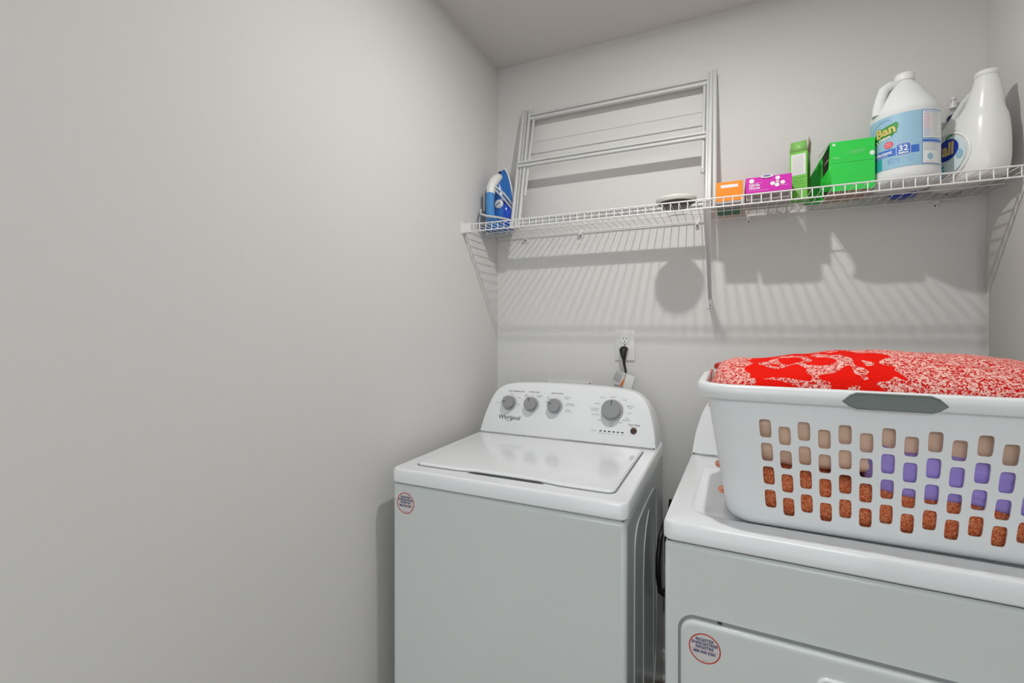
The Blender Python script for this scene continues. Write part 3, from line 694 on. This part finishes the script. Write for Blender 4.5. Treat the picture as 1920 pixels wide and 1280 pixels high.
m = MB(); m.add([(bx0+.004, by0, Z0+.002), (bx0-.028, by0+.010, Z0+.004), (bx0-.022, by0+.008, Z0+.040), (bx0-.004, by0+.002, Z0+.072), (bx0-.001, by0, bz-.004)], [(0, 4, 3, 2, 1)], M_BGREEN_SHADED); m.build('end_flap', t, solid=.001)
m = MB(); m.add([(bx0-.002, by0+.02, bz-.045), (bx0-.002, by1-.06, bz-.040), (bx0-.003, by1-.06, bz-.046), (bx0-.003, by0+.02, bz-.050)], [(0, 1, 2, 3)], M_CARDIN)
m.add([(bx0, by0+.006, bz), (bx0-.012, by1-.03, bz-.002), (bx0-.014, by1-.03, bz-.005), (bx0-.002, by0+.006, bz-.003)], [(0, 1, 2, 3)], M_CARDIN)
m.build('torn_edge', t, solid=.001)
m = MB(); GF = lambda a, b_: (a, by0-.0005, b_)
put_rect(m, bx0+.006, bx0+.013, 1.886, 1.8925, GF, M_PRINT)
hc = (bx0+.046, 1.8620)
for i in range(16):
    a0, a1 = 2*PI*i/16, 2*PI*(i+1)/16
    m.add([GF(hc[0]+r_*math.cos(a_), hc[1]+r_*math.sin(a_)) for r_, a_ in ((.0055, a0), (.0055, a1), (.0044, a1), (.0044, a0))], [(0, 1, 2, 3)], M_PRINTG)
for k, (a, b_) in enumerate(((.055, .090), (.055, .086), (.055, .074))): put_rect(m, bx0+a, bx0+b_, 1.8645-k*.0042, 1.8662-k*.0042, GF, M_PRINTG)
put_rect(m, bx0+.008, bx0+.023, 1.8480, 1.8492, GF, M_PRINT); put_rect(m, bx0+.012, bx0+.056, 1.8430, 1.8436, GF, M_PRINTG)
put_poly(m, [(bx0+.1045+.0058*math.cos(D2R(a)), 1.8520+.0070*math.sin(D2R(a))) for a in range(0, 360, 30)], GF, M_PRINT)
put_rect(m, bx0+.006, bx1-.003, 1.8325, 1.8330, GF, M_DGREEN)
m.build('print', t)

# crumpled clear bag lying on the shelf behind the boxes, tips poking through the wires
def crumple(x0, x1, y0, y1, z, h, seed, nx=34, ny=14):
    m = MB(); V_ = []; F_ = []
    for j in range(ny+1):
        for i in range(nx+1):
            u, v = i/nx, j/ny; ed = min(1, 6*min(u, 1-u))*min(1, 5*min(v, 1-v))
            n1 = noise.noise(Vector((u*9+seed, v*5, 0))); n2 = abs(noise.noise(Vector((u*22, v*10, seed))))
            V_.append((x0+(x1-x0)*u+n1*.006, y0+(y1-y0)*v+n2*.006, z+h*ed*(.35+.8*n2+.3*n1)))
    for j in range(ny):
        for i in range(nx): a = j*(nx+1)+i; F_.append((a, a+1, a+nx+2, a+nx+1))
    m.add(V_, F_, M_BAG); return m
t = thing('plastic_bag', 'crumpled clear plastic bag on the shelf behind the glove box', 'bag', (.2, 1.87, Z0))
crumple(.055, .375, 1.862, 1.925, SZ+.0025, .045, 3).build('film', t, smooth=60)
for (x, y, l_) in ((.124, 1.872, .040), (.180, 1.880, .026), (.150, 1.876, .014)):
    m = MB(); m.tube([(x, y, SZ+.012), (x+.001, y, SZ-.004), (x-.002, y-.002, SZ-.012), (x-.006, y-.004, SZ-l_)], [.003, .0055, .009, .003], M_BAG, n=9, flat=.5); m.build('drooping_tip', t, smooth=60)

# ---------------------------------------------------------------- gallon jug
JX, JY, JR = .4728, 1.757, .0825
t = thing('cleaner_jug', 'translucent gallon jug with a sky blue label and white cap on the shelf', 'jug', (JX, JY, Z0))
def sup(r, z, cx_=0, cy_=0, n=48, e=2.35):
    P = []
    for k in range(n):
        a = 2*PI*k/n; c_, s_ = math.cos(a), math.sin(a); q = (abs(c_)**e+abs(s_)**e)**(-1/e); P.append((JX+cx_+r*q*c_, JY+cy_+r*q*s_, z))
    return P
JT = 1.966
m = MB(); prof = [(.060, 0), (.074, .003), (.081, .014), (.0825, .030), (.0810, .040), (.0810, .200), (.0820, .206), (.0820, .213), (.0795, .222), (.073, .234), (.060, .256), (.047, .278), (.036, .295), (.028, .306), (.0215, .313), (.0205, .330)]
m.loft([sup(r, Z0+h, cx_=(0.0 if h < .2 else .0*(h-.2)), e=2.0+.0*h) for r, h in prof], M_HDPE); m.build('body', t, smooth=50)
m = MB(); m.lathe([(.0235, Z0+.315), (.0245, Z0+.317), (.0245, Z0+.334), (.022, Z0+.337), (.002, Z0+.337)], (JX, JY, 0), M_WHITE, n=32)
m.build('cap', t, smooth=40)
ha = D2R(200)      # handle side
hd = Vector((math.cos(ha), math.sin(ha), 0)); J0 = Vector((JX, JY, Z0))
m = MB(); m.tube([J0+hd*.014+Vector((0, 0, .300)), J0+hd*.040+Vector((0, 0, .305)), J0+hd*.058+Vector((0, 0, .292)), J0+hd*.066+Vector((0, 0, .268)), J0+hd*.073+Vector((0, 0, .238)), J0+hd*.074+Vector((0, 0, .214))], [.013, .0135, .0135, .0135, .014, .016], M_HDPE, n=14); m.build('handle', t, smooth=60)
# curved label
def JL(a, b_, off=.0006):      # a = arc length from the label's centre, b_ = height above Z0
    th_ = D2R(-107)+a/JR; r = .0812+off; return (JX+r*math.cos(th_), JY+r*math.sin(th_), Z0+b_)
lab = MB(); NL = 48
put_rect(lab, -.112, .108, .044, .198, JL, M_LABEL, NL); lo_ = lab.build('label', t, smooth=60); lo_['label'] = 'sky blue wraparound label'
m = MB()
def J2(o_): return lambda a, b_: JL(a, b_, o_)
put_rect(m, -.105, .036, .080, .101, J2(.0009), M_LABEL2, 26)
put_rect(m, -.100, -.052, .046, .079, J2(.0009), M_LABELG, 8)
rr = rrect(-.016, .017, .077, .112, .005, 4); put_poly_c(m, rr, J2(.0012), M_PRINT); put_poly_c(m, inset(rr, .0012), J2(.0015), M_LABEL2)
put_text(m, '32', .022, J2(.0019), .0005, .0955, M_PRINT, .0006); put_text(m, 'Gallons', .0075, J2(.0019), .0005, .0835, M_PRINT, .0004); put_text(m, 'MAKES UP TO', .0045, J2(.0019), .0005, .1075, M_PRINT)
put_text(m, 'Disinfectant', .0150, J2(.0013), -.062, .092, M_PRINT, .0004); put_text(m, 'Air Freshener', .006, J2(.0013), -.050, .083, M_PRINT)
put_poly_c(m, [(-.034+(.013 if k % 2 else .010)*math.cos(PI*k/12), .1145+(.011 if k % 2 else .0085)*math.sin(PI*k/12)) for k in range(24)], J2(.0016), M_PINK)
put_text(m, 'NEW', .005, J2(.0020), -.034, .117, M_PRINT); put_text(m, 'FORMULA', .004, J2(.0020), -.034, .111, M_PRINT)
put_poly_c(m, [(-.082, .124), (-.024, .139), (-.0185, .146), (-.0185, .152), (-.028, .1495), (-.082, .133)], J2(.0010), M_GRN)
put_poly_c(m, [(-.080, .132), (-.0195, .148), (-.012, .158), (-.010, .170), (-.016, .177), (-.024, .174), (-.050, .167), (-.072, .160), (-.080, .150)], J2(.0011), M_GRN)
put_text(m, 'Ban', .036, J2(.0019), -.043, .1560, M_GRN, .0030, rot=.16); put_text(m, 'Ban', .036, J2(.0024), -.043, .1560, M_YEL, .0012, rot=.16)
put_text(m, "'s Odors", .0120, J2(.0018), -.050, .1345, M_PRINT, .0006, rot=.22)
arcp = [(-.044+.046*math.cos(D2R(a)), .150+.038*math.sin(D2R(a))) for a in range(75, 185, 8)]
for i in range(len(arcp)-1):
    (a, b_), (c_, d_) = arcp[i], arcp[i+1]; m.add([JL(a, b_, .0009), JL(c_, d_, .0009), JL(c_*1.0+.0012, d_-.0012, .0009), JL(a+.0012, b_-.0012, .0009)], [(0, 3, 2, 1)], M_LABEL2)
for k in range(5): put_rect(m, -.036, -.020+.006*(k % 2), .071-k*.003, .0718-k*.003, J2(.0012), M_LABEL2); put_rect(m, -.012, .024-.005*(k % 3), .071-k*.0032, .0718-k*.0032, J2(.0012), M_LABEL2)
# text panels
for z0_, z1_ in ((.118, .194), (.047, .112)):
    rr = rrect(.044, .104, z0_, z1_, .003, 3)
    put_rect(m, .0430, .1045, z0_-.001, z1_+.001, J2(.0009), M_LABEL2, 12); put_rect(m, .0440, .1045, z0_, z1_, J2(.0013), M_PRINT, 12)
put_rect(m, .0440, .1045, .106, .112, J2(.0016), M_LABEL2, 12)
put_text(m, 'What is Cleaner?', .0055, J2(.0018), .068, .190, M_LABEL2)
for k in range(20):
    z = .185-k*.0033; put_rect(m, .047, .047+.014+.003*(k % 3), z, z+.0008, J2(.0016), M_PINK if k % 3 and k < 12 else M_LABEL2, 3); put_rect(m, .066, .098-.004*(k % 4), z, z+.0006, J2(.0016), M_BEZEL, 6)
for k in range(7):
    z = .103-k*.0033; put_rect(m, .047, .094-.006*(k % 3), z, z+.0008, J2(.0016), M_LABEL2 if k in (0, 5) else M_BEZEL, 6)
put_poly_c(m, [(.0640+.0085*math.cos(D2R(a)), .0655+.0095*math.sin(D2R(a))) for a in range(0, 360, 24)], J2(.0017), M_LABEL)
put_rect(m, .050, .074, .0505, .0512, J2(.0017), M_PINK, 4)
m.build('print', lo_)

# ---------------------------------------------------------------- detergent bottle
DXc, DYc = .627, 1.793; da = D2R(111)
t = thing('detergent_bottle', 'large white detergent bottle with tall spout at the right end of the shelf', 'bottle', (DXc, DYc, Z0))
EA = Vector((math.cos(da), math.sin(da), 0)); EB = Vector((math.sin(da), -math.cos(da), 0))      # EA towards the wall, EB towards the right
def DL(ca, ha_, hb, z, n=44, e=2.6, cb=0):
    P = []
    for k in range(n):
        a = 2*PI*k/n; c_, s_ = math.cos(a), math.sin(a); q = (abs(c_)**e+abs(s_)**e)**(-1/e)
        P.append(Vector((DXc, DYc, Z0+(z if z < .2 else .2+(z-.2)*.90)))+EA*(ca+ha_*q*c_)+EB*(cb+hb*q*s_))
    return P
# rows: z, centre along A, half length A, half width B
rows = [(0, 0, .085, .040), (.004, 0, .096, .047), (.02, 0, .102, .0525), (.05, 0, .1045, .0555), (.09, 0, .105, .0560), (.125, -.001, .103, .0545), (.150, -.006, .096, .0520), (.168, -.015, .085, .0480),
        (.180, -.029, .069, .0440), (.192, -.043, .053, .0410), (.21, -.052, .043, .0375), (.235, -.057, .036, .0340), (.26, -.0595, .0300, .0290), (.28, -.060, .0258, .0252), (.290, -.060, .0236, .0236)]
m = MB(); m.loft([DL(c_, a, b_, z, e=3.0 if z < .17 else (2.6 if z < .19 else 2.2)) for z, c_, a, b_ in rows], M_DET); m.build('body', t, smooth=60)
m = MB(); m.loft([DL(-.060, r, r, z, e=2) for z, r in ((.2905, .0240), (.292, .0250), (.3035, .0250), (.306, .0235), (.306, .010))], M_WHITE); m.build('cap', t, smooth=40)
A_ = lambda a, z, b_=0: Vector((DXc, DYc, Z0+z))+EA*a+EB*b_
m = MB(); m.tube([A_(-.045, .260), A_(-.025, .256), A_(.005, .240), A_(.035, .212), A_(.058, .185), A_(.066, .160)], [.012, .0115, .0115, .012, .014, .018], M_DET, n=14); m.build('handle', t, smooth=60)
# left face: raised ring and label oval
def DLf(a, z, o_=0):       # on the left broad face
    hb = .0560; e = 3.0; aa = min(.96, abs(a)/.105); b_ = hb*(1-aa**e)**(1/e)
    if z > .09: b_ -= (z-.09)**2*1.1
    return Vector((DXc, DYc, Z0+z))+EA*a-EB*(b_+o_)
m = MB(); path = [DLf(.004+.072*math.cos(D2R(a)), .082+.066*math.sin(D2R(a)), -.001) for a in range(0, 361, 10)]; m.tube(path, .0045, M_DET, n=8); m.build('label_ring', t, smooth=60)
m = MB()
def oval(ca, cz, ra, rz, mm, o_):
    c0 = DLf(ca, cz, o_); P = [DLf(ca+ra*math.cos(D2R(a)), cz+rz*math.sin(D2R(a)), o_) for a in range(0, 360, 15)]
    P2 = [DLf(ca+ra*.5*math.cos(D2R(a)), cz+rz*.5*math.sin(D2R(a)), o_) for a in range(0, 360, 15)]; n = len(P)
    m.add(P+P2+[c0], [(k, (k+1) % n, n+(k+1) % n, n+k) for k in range(n)]+[(n+k, n+(k+1) % n, 2*n) for k in range(n)], mm)
M_LB2 = mat('label_pale_aqua', (.64, .76, .77), .35)
oval(.004, .082, .064, .058, M_LB2, .0012); oval(-.002, .100, .038, .031, M_ALLB, .0022); oval(-.042, .078, .010, .013, M_LABEL, .0020)
m.add([DLf(a, z, .0026) for a, z in ((.060, .122), (-.020, .146), (-.030, .150), (-.018, .138), (.060, .110))], [(0, 1, 2, 3, 4)], M_GRN)
for k in range(3): m.add([DLf(a, z, .0026) for a, z in ((.050, .050-k*.009), (.006, .057-k*.009), (.006, .052-k*.009), (.050, .045-k*.009))], [(0, 1, 2, 3)], M_LABELG)
lb = m.build('label', t, smooth=60); lb['label'] = 'round pale label reading all'
m = MB(); put_text(m, 'all', .050, lambda a, b_: DLf(-.008-a*.9, .100+b_, .0032), 0, 0, M_YEL, .0018); m.build('lettering', lb)

# blue bottle behind the jug, slim clear spray bottle behind the detergent
t = thing('blue_bottle', 'dark blue bottle behind the jug, its base seen through the shelf wires', 'bottle', (.503, 1.889, Z0))
def bbl(ra, rb, h): return [(.503+ra*math.cos(2*PI*k/24), 1.889+rb*math.sin(2*PI*k/24), Z0+h) for k in range(24)]
m = MB(); m.loft([bbl(.028, .026, 0), bbl(.034, .031, .006), bbl(.035, .032, .05), bbl(.034, .031, .13), bbl(.025, .024, .155), bbl(.012, .012, .170), bbl(.011, .011, .178)], M_BLUEB); m.build('body', t, smooth=60)
MB().lathe([(.0135, .176), (.0135, .194), (.011, .196)], (.503, 1.889, Z0), M_WHITE, n=20).build('cap', t)
sx_, sy_ = .6395, 1.9215
t = thing('spray_bottle', 'slim clear spray bottle with round navy sticker behind the detergent bottle', 'bottle', (sx_, sy_, Z0))
m = MB(); m.lathe([(.014, 0), (.0175, .004), (.018, .02), (.018, .245), (.015, .258), (.008, .266), (.0075, .276)], (sx_, sy_, Z0), M_CLEAR, n=24); m.build('body', t, smooth=60)
m = MB(); m.lathe([(.0095, .274), (.0095, .288), (.004, .290), (.004, .300), (.008, .301), (.008, .307), (.002, .308)], (sx_, sy_, Z0), M_WHITE, n=20); m.build('nozzle', t)
m = MB(); nv = Vector((-.33, -.94, 0)).normalized(); cc = Vector((sx_, sy_, Z0+.236))
m.lathe([(.0145, 0), (.0145, .0015), (.013, .002)], cc+nv*.0182, M_NAVY, n=24, axis=nv); m.build('sticker', t)

# ---------------------------------------------------------------- ironing board between dryer and right wall
t = thing('ironing_board', 'grey covered ironing board standing upright against the right wall', 'ironing board', (.70, 1.62, FLOOR))
yc, hw, zt = 1.642, .200, 1.690
ob = []
for k in range(0, 25):
    f = k/24; a = PI*f
    ob.append((yc+hw*math.cos(a)*1.0, zt-.20+.20*math.sin(a)**.62 if 0 < f < 1 else zt-.20))
ob = [(yc+hw, .16)]+ob+[(yc-hw, .16)]
if True:
    q = [(y, z) for y, z in ob]
    m = MB(); m.loft([[(x, y, z) for y, z in inset(q, d)] for x, d in ((.716, .006), (.712, .001), (.702, 0), (.694, .002), (.690, .008))], M_BOARD); m.build('cover', t, smooth=40)
for s_ in (-1, 1):
    MB().tube([(.706, yc+s_*.05, 1.2), (.704, yc+s_*.09, .5), (.704, yc+s_*.10, FLOOR+.008)], .007, M_METAL, n=10).build('leg', t)

# ---------------------------------------------------------------- laundry basket
BZ = TOP-.006; BT = 1.212
BC = Vector((.2725, 1.262, 0)); BR = -.006
def bsk(x, y, z):
    c_, s_ = math.cos(BR), math.sin(BR); return Vector((BC.x+x*c_-y*s_, BC.y+x*s_+y*c_, z))
A0, B0_, RC0 = .276, .142, .058         # base half sizes
A1, B1_, RC1 = .322, .178, .068         # rim half sizes
H = BT-BZ
def dims(h):           # h 0..1
    f = h; return A0+(A1-A0)*f, B0_+(B1_-B0_)*f, RC0+(RC1-RC0)*f
TH = .0028
def wallpt(side, s_, z, ins=0):      # side 0 front, 1 right, 2 back, 3 left; s_ -1..1 along the straight part
    f = (z-BZ)/H; a, b_, r = dims(max(0, f))
    dz = z-BZ; fil = .022; k = 0; sa, sb = s_*(a-r), s_*(b_-r)
    if dz < fil: k = fil-math.sqrt(max(0, fil*fil-(fil-dz)**2))
    a -= k+ins; b_ -= k+ins
    half = .221 if side % 2 == 0 else .085
    e_ = .8; kk = .926+.106*max(0, f)
    for q_ in (0,):
        end = (dims(max(0, f))[0]-r) if side % 2 == 0 else (dims(max(0, f))[1]-r)
        xx = (s_/e_)*half*kk if abs(s_) <= e_+1e-9 else math.copysign(half*kk+(end-half*kk)*(abs(s_)-e_)/(1-e_), s_)
        if side % 2 == 0: sa = xx
        else: sb = xx
    z = z+(ins if dz < .004 else 0)
    if side == 0: return bsk(sa, -b_, z)
    if side == 1: return bsk(a, sb, z)
    if side == 2: return bsk(-sa, b_, z)
    return bsk(-a, -sb, z)
def cornerpt(side, t_, z, ins=0):
    f = (z-BZ)/H; a, b_, r = dims(max(0, f)); dz = z-BZ; fil = .022
    cx_, cy_ = {0: (a-r, -b_+r), 1: (a-r, b_-r), 2: (-a+r, b_-r), 3: (-a+r, -b_+r)}[side]
    if dz < fil: k = fil-math.sqrt(max(0, fil*fil-(fil-dz)**2)); r = r-k
    r -= ins; z = z+(ins if dz < .004 else 0)
    an = D2R({0: -90, 1: 0, 2: 90, 3: 180}[side])+t_*PI/2
    return bsk(cx_+r*math.cos(an), cy_+r*math.sin(an), z)
bk = thing('laundry_basket', 'white plastic laundry basket full of clothes on top of the dryer', 'basket', (BC.x, BC.y, BZ))
m = MB()
zs_b = [BZ, BZ+.003, BZ+.008, BZ+.014, BZ+.022]
ZH0, ZH1 = BZ+.0285, BZ+.2455          # zone with the holes
HP, HH, HW = .0497, .0380, .0214         # row pitch, hole height, hole width
def vstrip(side, s0, s1, zlist, fn):
    for ins in (0, TH):
        V_ = []; F_ = []
        for z in zlist: V_ += [fn(side, s0, z, ins), fn(side, s1, z, ins)]
        for i in range(len(zlist)-1): F_.append((2*i, 2*i+1, 2*i+3, 2*i+2) if ins == 0 else (2*i, 2*i+2, 2*i+3, 2*i+1))
        m.add(V_, F_, M_BASK)
def holecell(side, s0, s1, z0, z1, sc, hwS, zc_, hh):
    n = 24; outer = []; inner = []
    for k in range(n):
        a = 2*PI*k/n+PI/4
        c_, s_ = math.cos(a), math.sin(a); q = max(abs(c_), abs(s_)); ux, uz = c_/q, s_/q
        outer.append((sc+(ux*(s1-sc) if ux > 0 else ux*(sc-s0)), zc_+(uz*(z1-zc_) if uz > 0 else uz*(zc_-z0))))
        e = 6.0; q2 = (abs(c_)**e+abs(s_)**e)**(-1/e); inner.append((sc+c_*q2*hwS, zc_+s_*q2*hh))
    A = [wallpt(side, a, b_) for a, b_ in outer+inner]; B = [wallpt(side, a, b_, TH) for a, b_ in outer+inner]
    m.add(A, [(k, (k+1) % n, n+(k+1) % n, n+k) for k in range(n)], M_BASK)
    m.add(B, [(k, n+k, n+(k+1) % n, (k+1) % n) for k in range(n)], M_BASK)
    m.add(A[n:]+B[n:], [(k, (k+1) % n, n+(k+1) % n, n+k) for k in range(n)], M_BASK)
ztop = [BT-.034, BT]
for side in range(4):
    pitch = .0340; ncol = 13 if side % 2 == 0 else 5
    span = pitch*ncol/2; L_ = span/.8; e0 = -.8
    vstrip(side, -1, e0, zs_b+[BZ+.06, BZ+.12, BZ+.18, ZH1]+ztop, wallpt)
    for c_ in range(ncol):
        s0 = (-span+c_*pitch)/L_; s1 = (-span+(c_+1)*pitch)/L_; sc = (s0+s1)/2
        zz = ZH0+(.0125 if c_ % 2 == 0 else 0)
        vstrip(side, s0, s1, zs_b+[zz], wallpt)
        for r_ in range(4):
            z0_ = zz+r_*HP; holecell(side, s0, s1, z0_, z0_+HP, sc, HW/2/L_, z0_+HP/2, HH/2)
        vstrip(side, s0, s1, [zz+4*HP, ZH1]+ztop, wallpt)
    vstrip(side, .8, 1, zs_b+[BZ+.06, BZ+.12, BZ+.18, ZH1]+ztop, wallpt)
    for k in range(8): vstrip(side, k/8, (k+1)/8, zs_b+[BZ+.06, BZ+.12, BZ+.18, ZH1]+ztop, cornerpt)
for ins in (0, TH):
    loop = []
    for side in range(4):
        loop += [wallpt(side, -1, BZ, ins), wallpt(side, 1, BZ, ins)]+[cornerpt(side, k/8, BZ, ins) for k in range(1, 8)]
    m.add(loop, [tuple(reversed(range(len(loop)))) if ins == 0 else tuple(range(len(loop)))], M_BASK)
m.build('body', bk, smooth=38, weld=.0003)
# rim
def rimloop(d, z):
    a, b_, r = A1+d, B1_+d, RC1+d; P = []
    for side, (cx_, cy_) in enumerate(((a-r, -b_+r), (a-r, b_-r), (-a+r, b_-r), (-a+r, -b_+r))):
        an0 = D2R((-90, 0, 90, 180)[side])
        for k in range(11): an = an0+PI/2*k/10; P.append(bsk(cx_+r*math.cos(an), cy_+r*math.sin(an), z))
    return P
m = MB(); m.loft([rimloop(.001, BT-.030), rimloop(.014, BT-.030), rimloop(.0165, BT-.027), rimloop(.0150, BT-.005), rimloop(.012, BT-.001), rimloop(.007, BT+.0005), rimloop(-.001, BT-.001), rimloop(-.004, BT-.006), rimloop(-.004, BT-.028)], M_PLAST, cap=False)
m.build('rim', bk, smooth=50)
for sgn in (-1, 1):
    # grey grip insert, pointed ends
    m = MB(); P = [(-.078, 0), (-.066, .0125), (-.055, .0175), (.055, .0175), (.066, .0125), (.078, 0), (.066, -.0095), (.055, -.0135), (-.055, -.0135), (-.066, -.0095)]
    P = list(reversed(P)); cz = BT-.0195
    def gp(a, b_, h):
        yy = -(B1_+.0172+h) if sgn < 0 else (B1_+.0172+h)
        return bsk(a, yy, cz+b_)
    m.loft([[gp(a, b_, h) for a, b_ in inset(P, d)] for d, h in ((0, -.004), (0, .0008), (.0015, .0018), (.003, .0006), (.006, .0004))], M_HANDLE)
    g = m.build('grip', bk, smooth=40); g['label'] = 'grey rubbery grip'
    m = MB(); m.tube([bsk(-.05, sgn*(B1_-.005), BT-.012), bsk(.05, sgn*(B1_-.005), BT-.012)], .004, M_HANDLE, n=8); 

# ---------------------------------------------------------------- clothes in the basket
def inner_half(z, gap):
    a, b_, r = dims(max(0, min(1, (z-BZ)/H))); return a-gap, b_-gap, r
def cloth(x0, x1, y0, y1, z0, z1, material, seed, fold=.006, freq=(9, 14), n=5, tilt=0.0):
    """a soft bundle: rounded box with folds; x and y are fractions of the basket's inner half sizes"""
    m = MB(); V_ = []; F_ = []
    nu, nv = 72, 30
    for j in range(nv+1):
        ph = -PI/2+PI*j/nv
        for i in range(nu):
            th_ = 2*PI*i/nu
            def sp(v, e): return math.copysign(abs(v)**e, v)
            ux = sp(math.cos(ph), .30)*sp(math.cos(th_), .32); uy = sp(math.cos(ph), .30)*sp(math.sin(th_), .32); uz = sp(math.sin(ph), .45)
            fz = (uz+1)/2; fx = (ux+1)/2
            z = z0+(z1-z0)*fz+tilt*(fx-.5)*(.5+.5*fz)
            a, b_, _ = inner_half(z, .007)
            x = a*(x0+(x1-x0)*fx); y = b_*(y0+(y1-y0)*(uy+1)/2)
            nn_ = noise.noise(Vector((x*freq[0]+seed, y*freq[0], z*freq[1]*2+seed)))+.5*noise.noise(Vector((x*freq[0]*2.3, y*9+seed, z*freq[1]*4)))
            k = 1+nn_*fold/.15
            px, py = x, y
            dy = abs(nn_)*fold; dx_ = abs(nn_)*fold
            px -= math.copysign(dx_, ux)*abs(ux)**4; py -= math.copysign(dy, uy)*abs(uy)**4
            z += nn_*fold*.9*abs(uz)
            V_.append(bsk(px, py, z))
    for j in range(nv):
        for i in range(nu): i2 = (i+1) % nu; F_.append((j*nu+i, j*nu+i2, (j+1)*nu+i2, (j+1)*nu+i))
    m.add(V_, F_, material); return m
o = cloth(-.93, .98, -.97, .96, BZ+.005, BZ+.118, M_RUST, 1.3, .010, tilt=-.045).build('rust_towel', smooth=180); tag(o, 'rust orange terry towel at the bottom of the laundry basket', 'towel')
o = cloth(-.95, .98, -.93, .94, BZ+.130, BZ+.262, M_BEIGE, 4.1, .016, (7, 16), tilt=.02).build('beige_cloth', smooth=180); tag(o, 'beige satiny cloth filling the upper part of the laundry basket', 'cloth')
o = cloth(-.10, .99, -.985, -.30, BZ+.092, BZ+.182, M_PURPLE, 8.2, .014, (9, 22), tilt=-.045).build('purple_cloth', smooth=180); tag(o, 'purple cotton cloth showing through the middle holes of the basket', 'cloth')
for (y, z, w_) in ((-.07, BZ+.052, 'lower'), (-.03, BZ+.10, 'upper')):
    m = MB(); a, b_, _ = dims((z-BZ)/H); m.tube([bsk(-a+.010, y, z), bsk(-a-.006, y-.002, z), bsk(-a-.010, y+.004, z-.006), bsk(-a-.004, y+.006, z-.012), bsk(-a+.008, y+.006, z-.012)], [.005, .006, .006, .006, .004], M_PEACH, n=10)
    o = m.build('peach_cloth', smooth=180, sub=2); tag(o, 'peach cloth fold poking out of the basket left end, '+w_+' of two', 'cloth', 'peach folds at the basket end')
# red beach towel over the top
tw = thing('red_towel', 'bright red towel with white flecks heaped over the rim of the laundry basket', 'towel', (BC.x, BC.y, BT))
m = MB(); V_ = []; F_ = []; nx, ny = 120, 60
def tz(u, v):       # u,v in -1..1
    xs = [(-1, .006), (-.93, .036), (-.80, .048), (-.62, .047), (-.40, .058), (-.15, .068), (.1, .071), (.45, .066), (.75, .056), (1, .03)]
    for i in range(len(xs)-1):
        if u <= xs[i+1][0]:
            f = (u-xs[i][0])/(xs[i+1][0]-xs[i][0]); f = f*f*(3-2*f); h = xs[i][1]*(1-f)+xs[i+1][1]*f; break
    d = (1-abs(v)**2.6)**.75 if abs(v) < 1 else 0
    d *= (1-.12*max(0, -v))
    return h*d
def shade_fold(x, y): return .0055*noise.noise(Vector((x*6+2, y*16, 1)))+.0028*noise.noise(Vector((x*15, y*30, 5)))
for j in range(ny+1):
    for i in range(nx+1):
        u = -1+2*i/nx; v = -1+2*j/ny
        a, b_ = A1-.006, B1_-.006
        # squircle edge
        e = 6; L_ = (abs(u)**e+abs(v)**e)**(1/e); mx_ = max(abs(u), abs(v)); k = (mx_/L_) if L_ > 0 else 1
        x, y = u*a*k, v*b_*k
        ed = max(0, 1-max(abs(u), abs(v))); f = min(1, ed/.10)
        z = BT-.016+tz(u, v)*(f**.45)+.016*min(1, f*1.4)+shade_fold(x, y)*min(1, f*1.5)
        V_.append(bsk(x, y, z))
for j in range(ny):
    for i in range(nx): a = j*(nx+1)+i; F_.append((a, a+1, a+nx+2, a+nx+1))
m.add(V_, F_, M_TOWEL); m.build('towel_top', tw, smooth=180, solid=.004)
m = MB(); m.tube([bsk(-.301, .035, BT+.021), bsk(-.299, .045, BT+.023), bsk(-.293, .075, BT+.024)], [.0075, .0075, .006], M_RED, n=12); m.build('rolled_hem', tw, smooth=60)
m = MB()
fl = []
for j in range(9):
    f = j/8; 
    for i in range(9):
        g = i/8; fl.append(bsk(-A1+.006-.006*math.sin(min(1, f*4)*PI/2)+.002*math.sin(g*14), .10+g*(.075-.03*f), BT+.003-max(0, f-.12)*.11))
m.add(fl, [(j*9+i, j*9+i+1, (j+1)*9+i+1, (j+1)*9+i) for j in range(8) for i in range(8)], M_TOWEL); m.build('hanging_corner', tw, smooth=180, solid=.004)
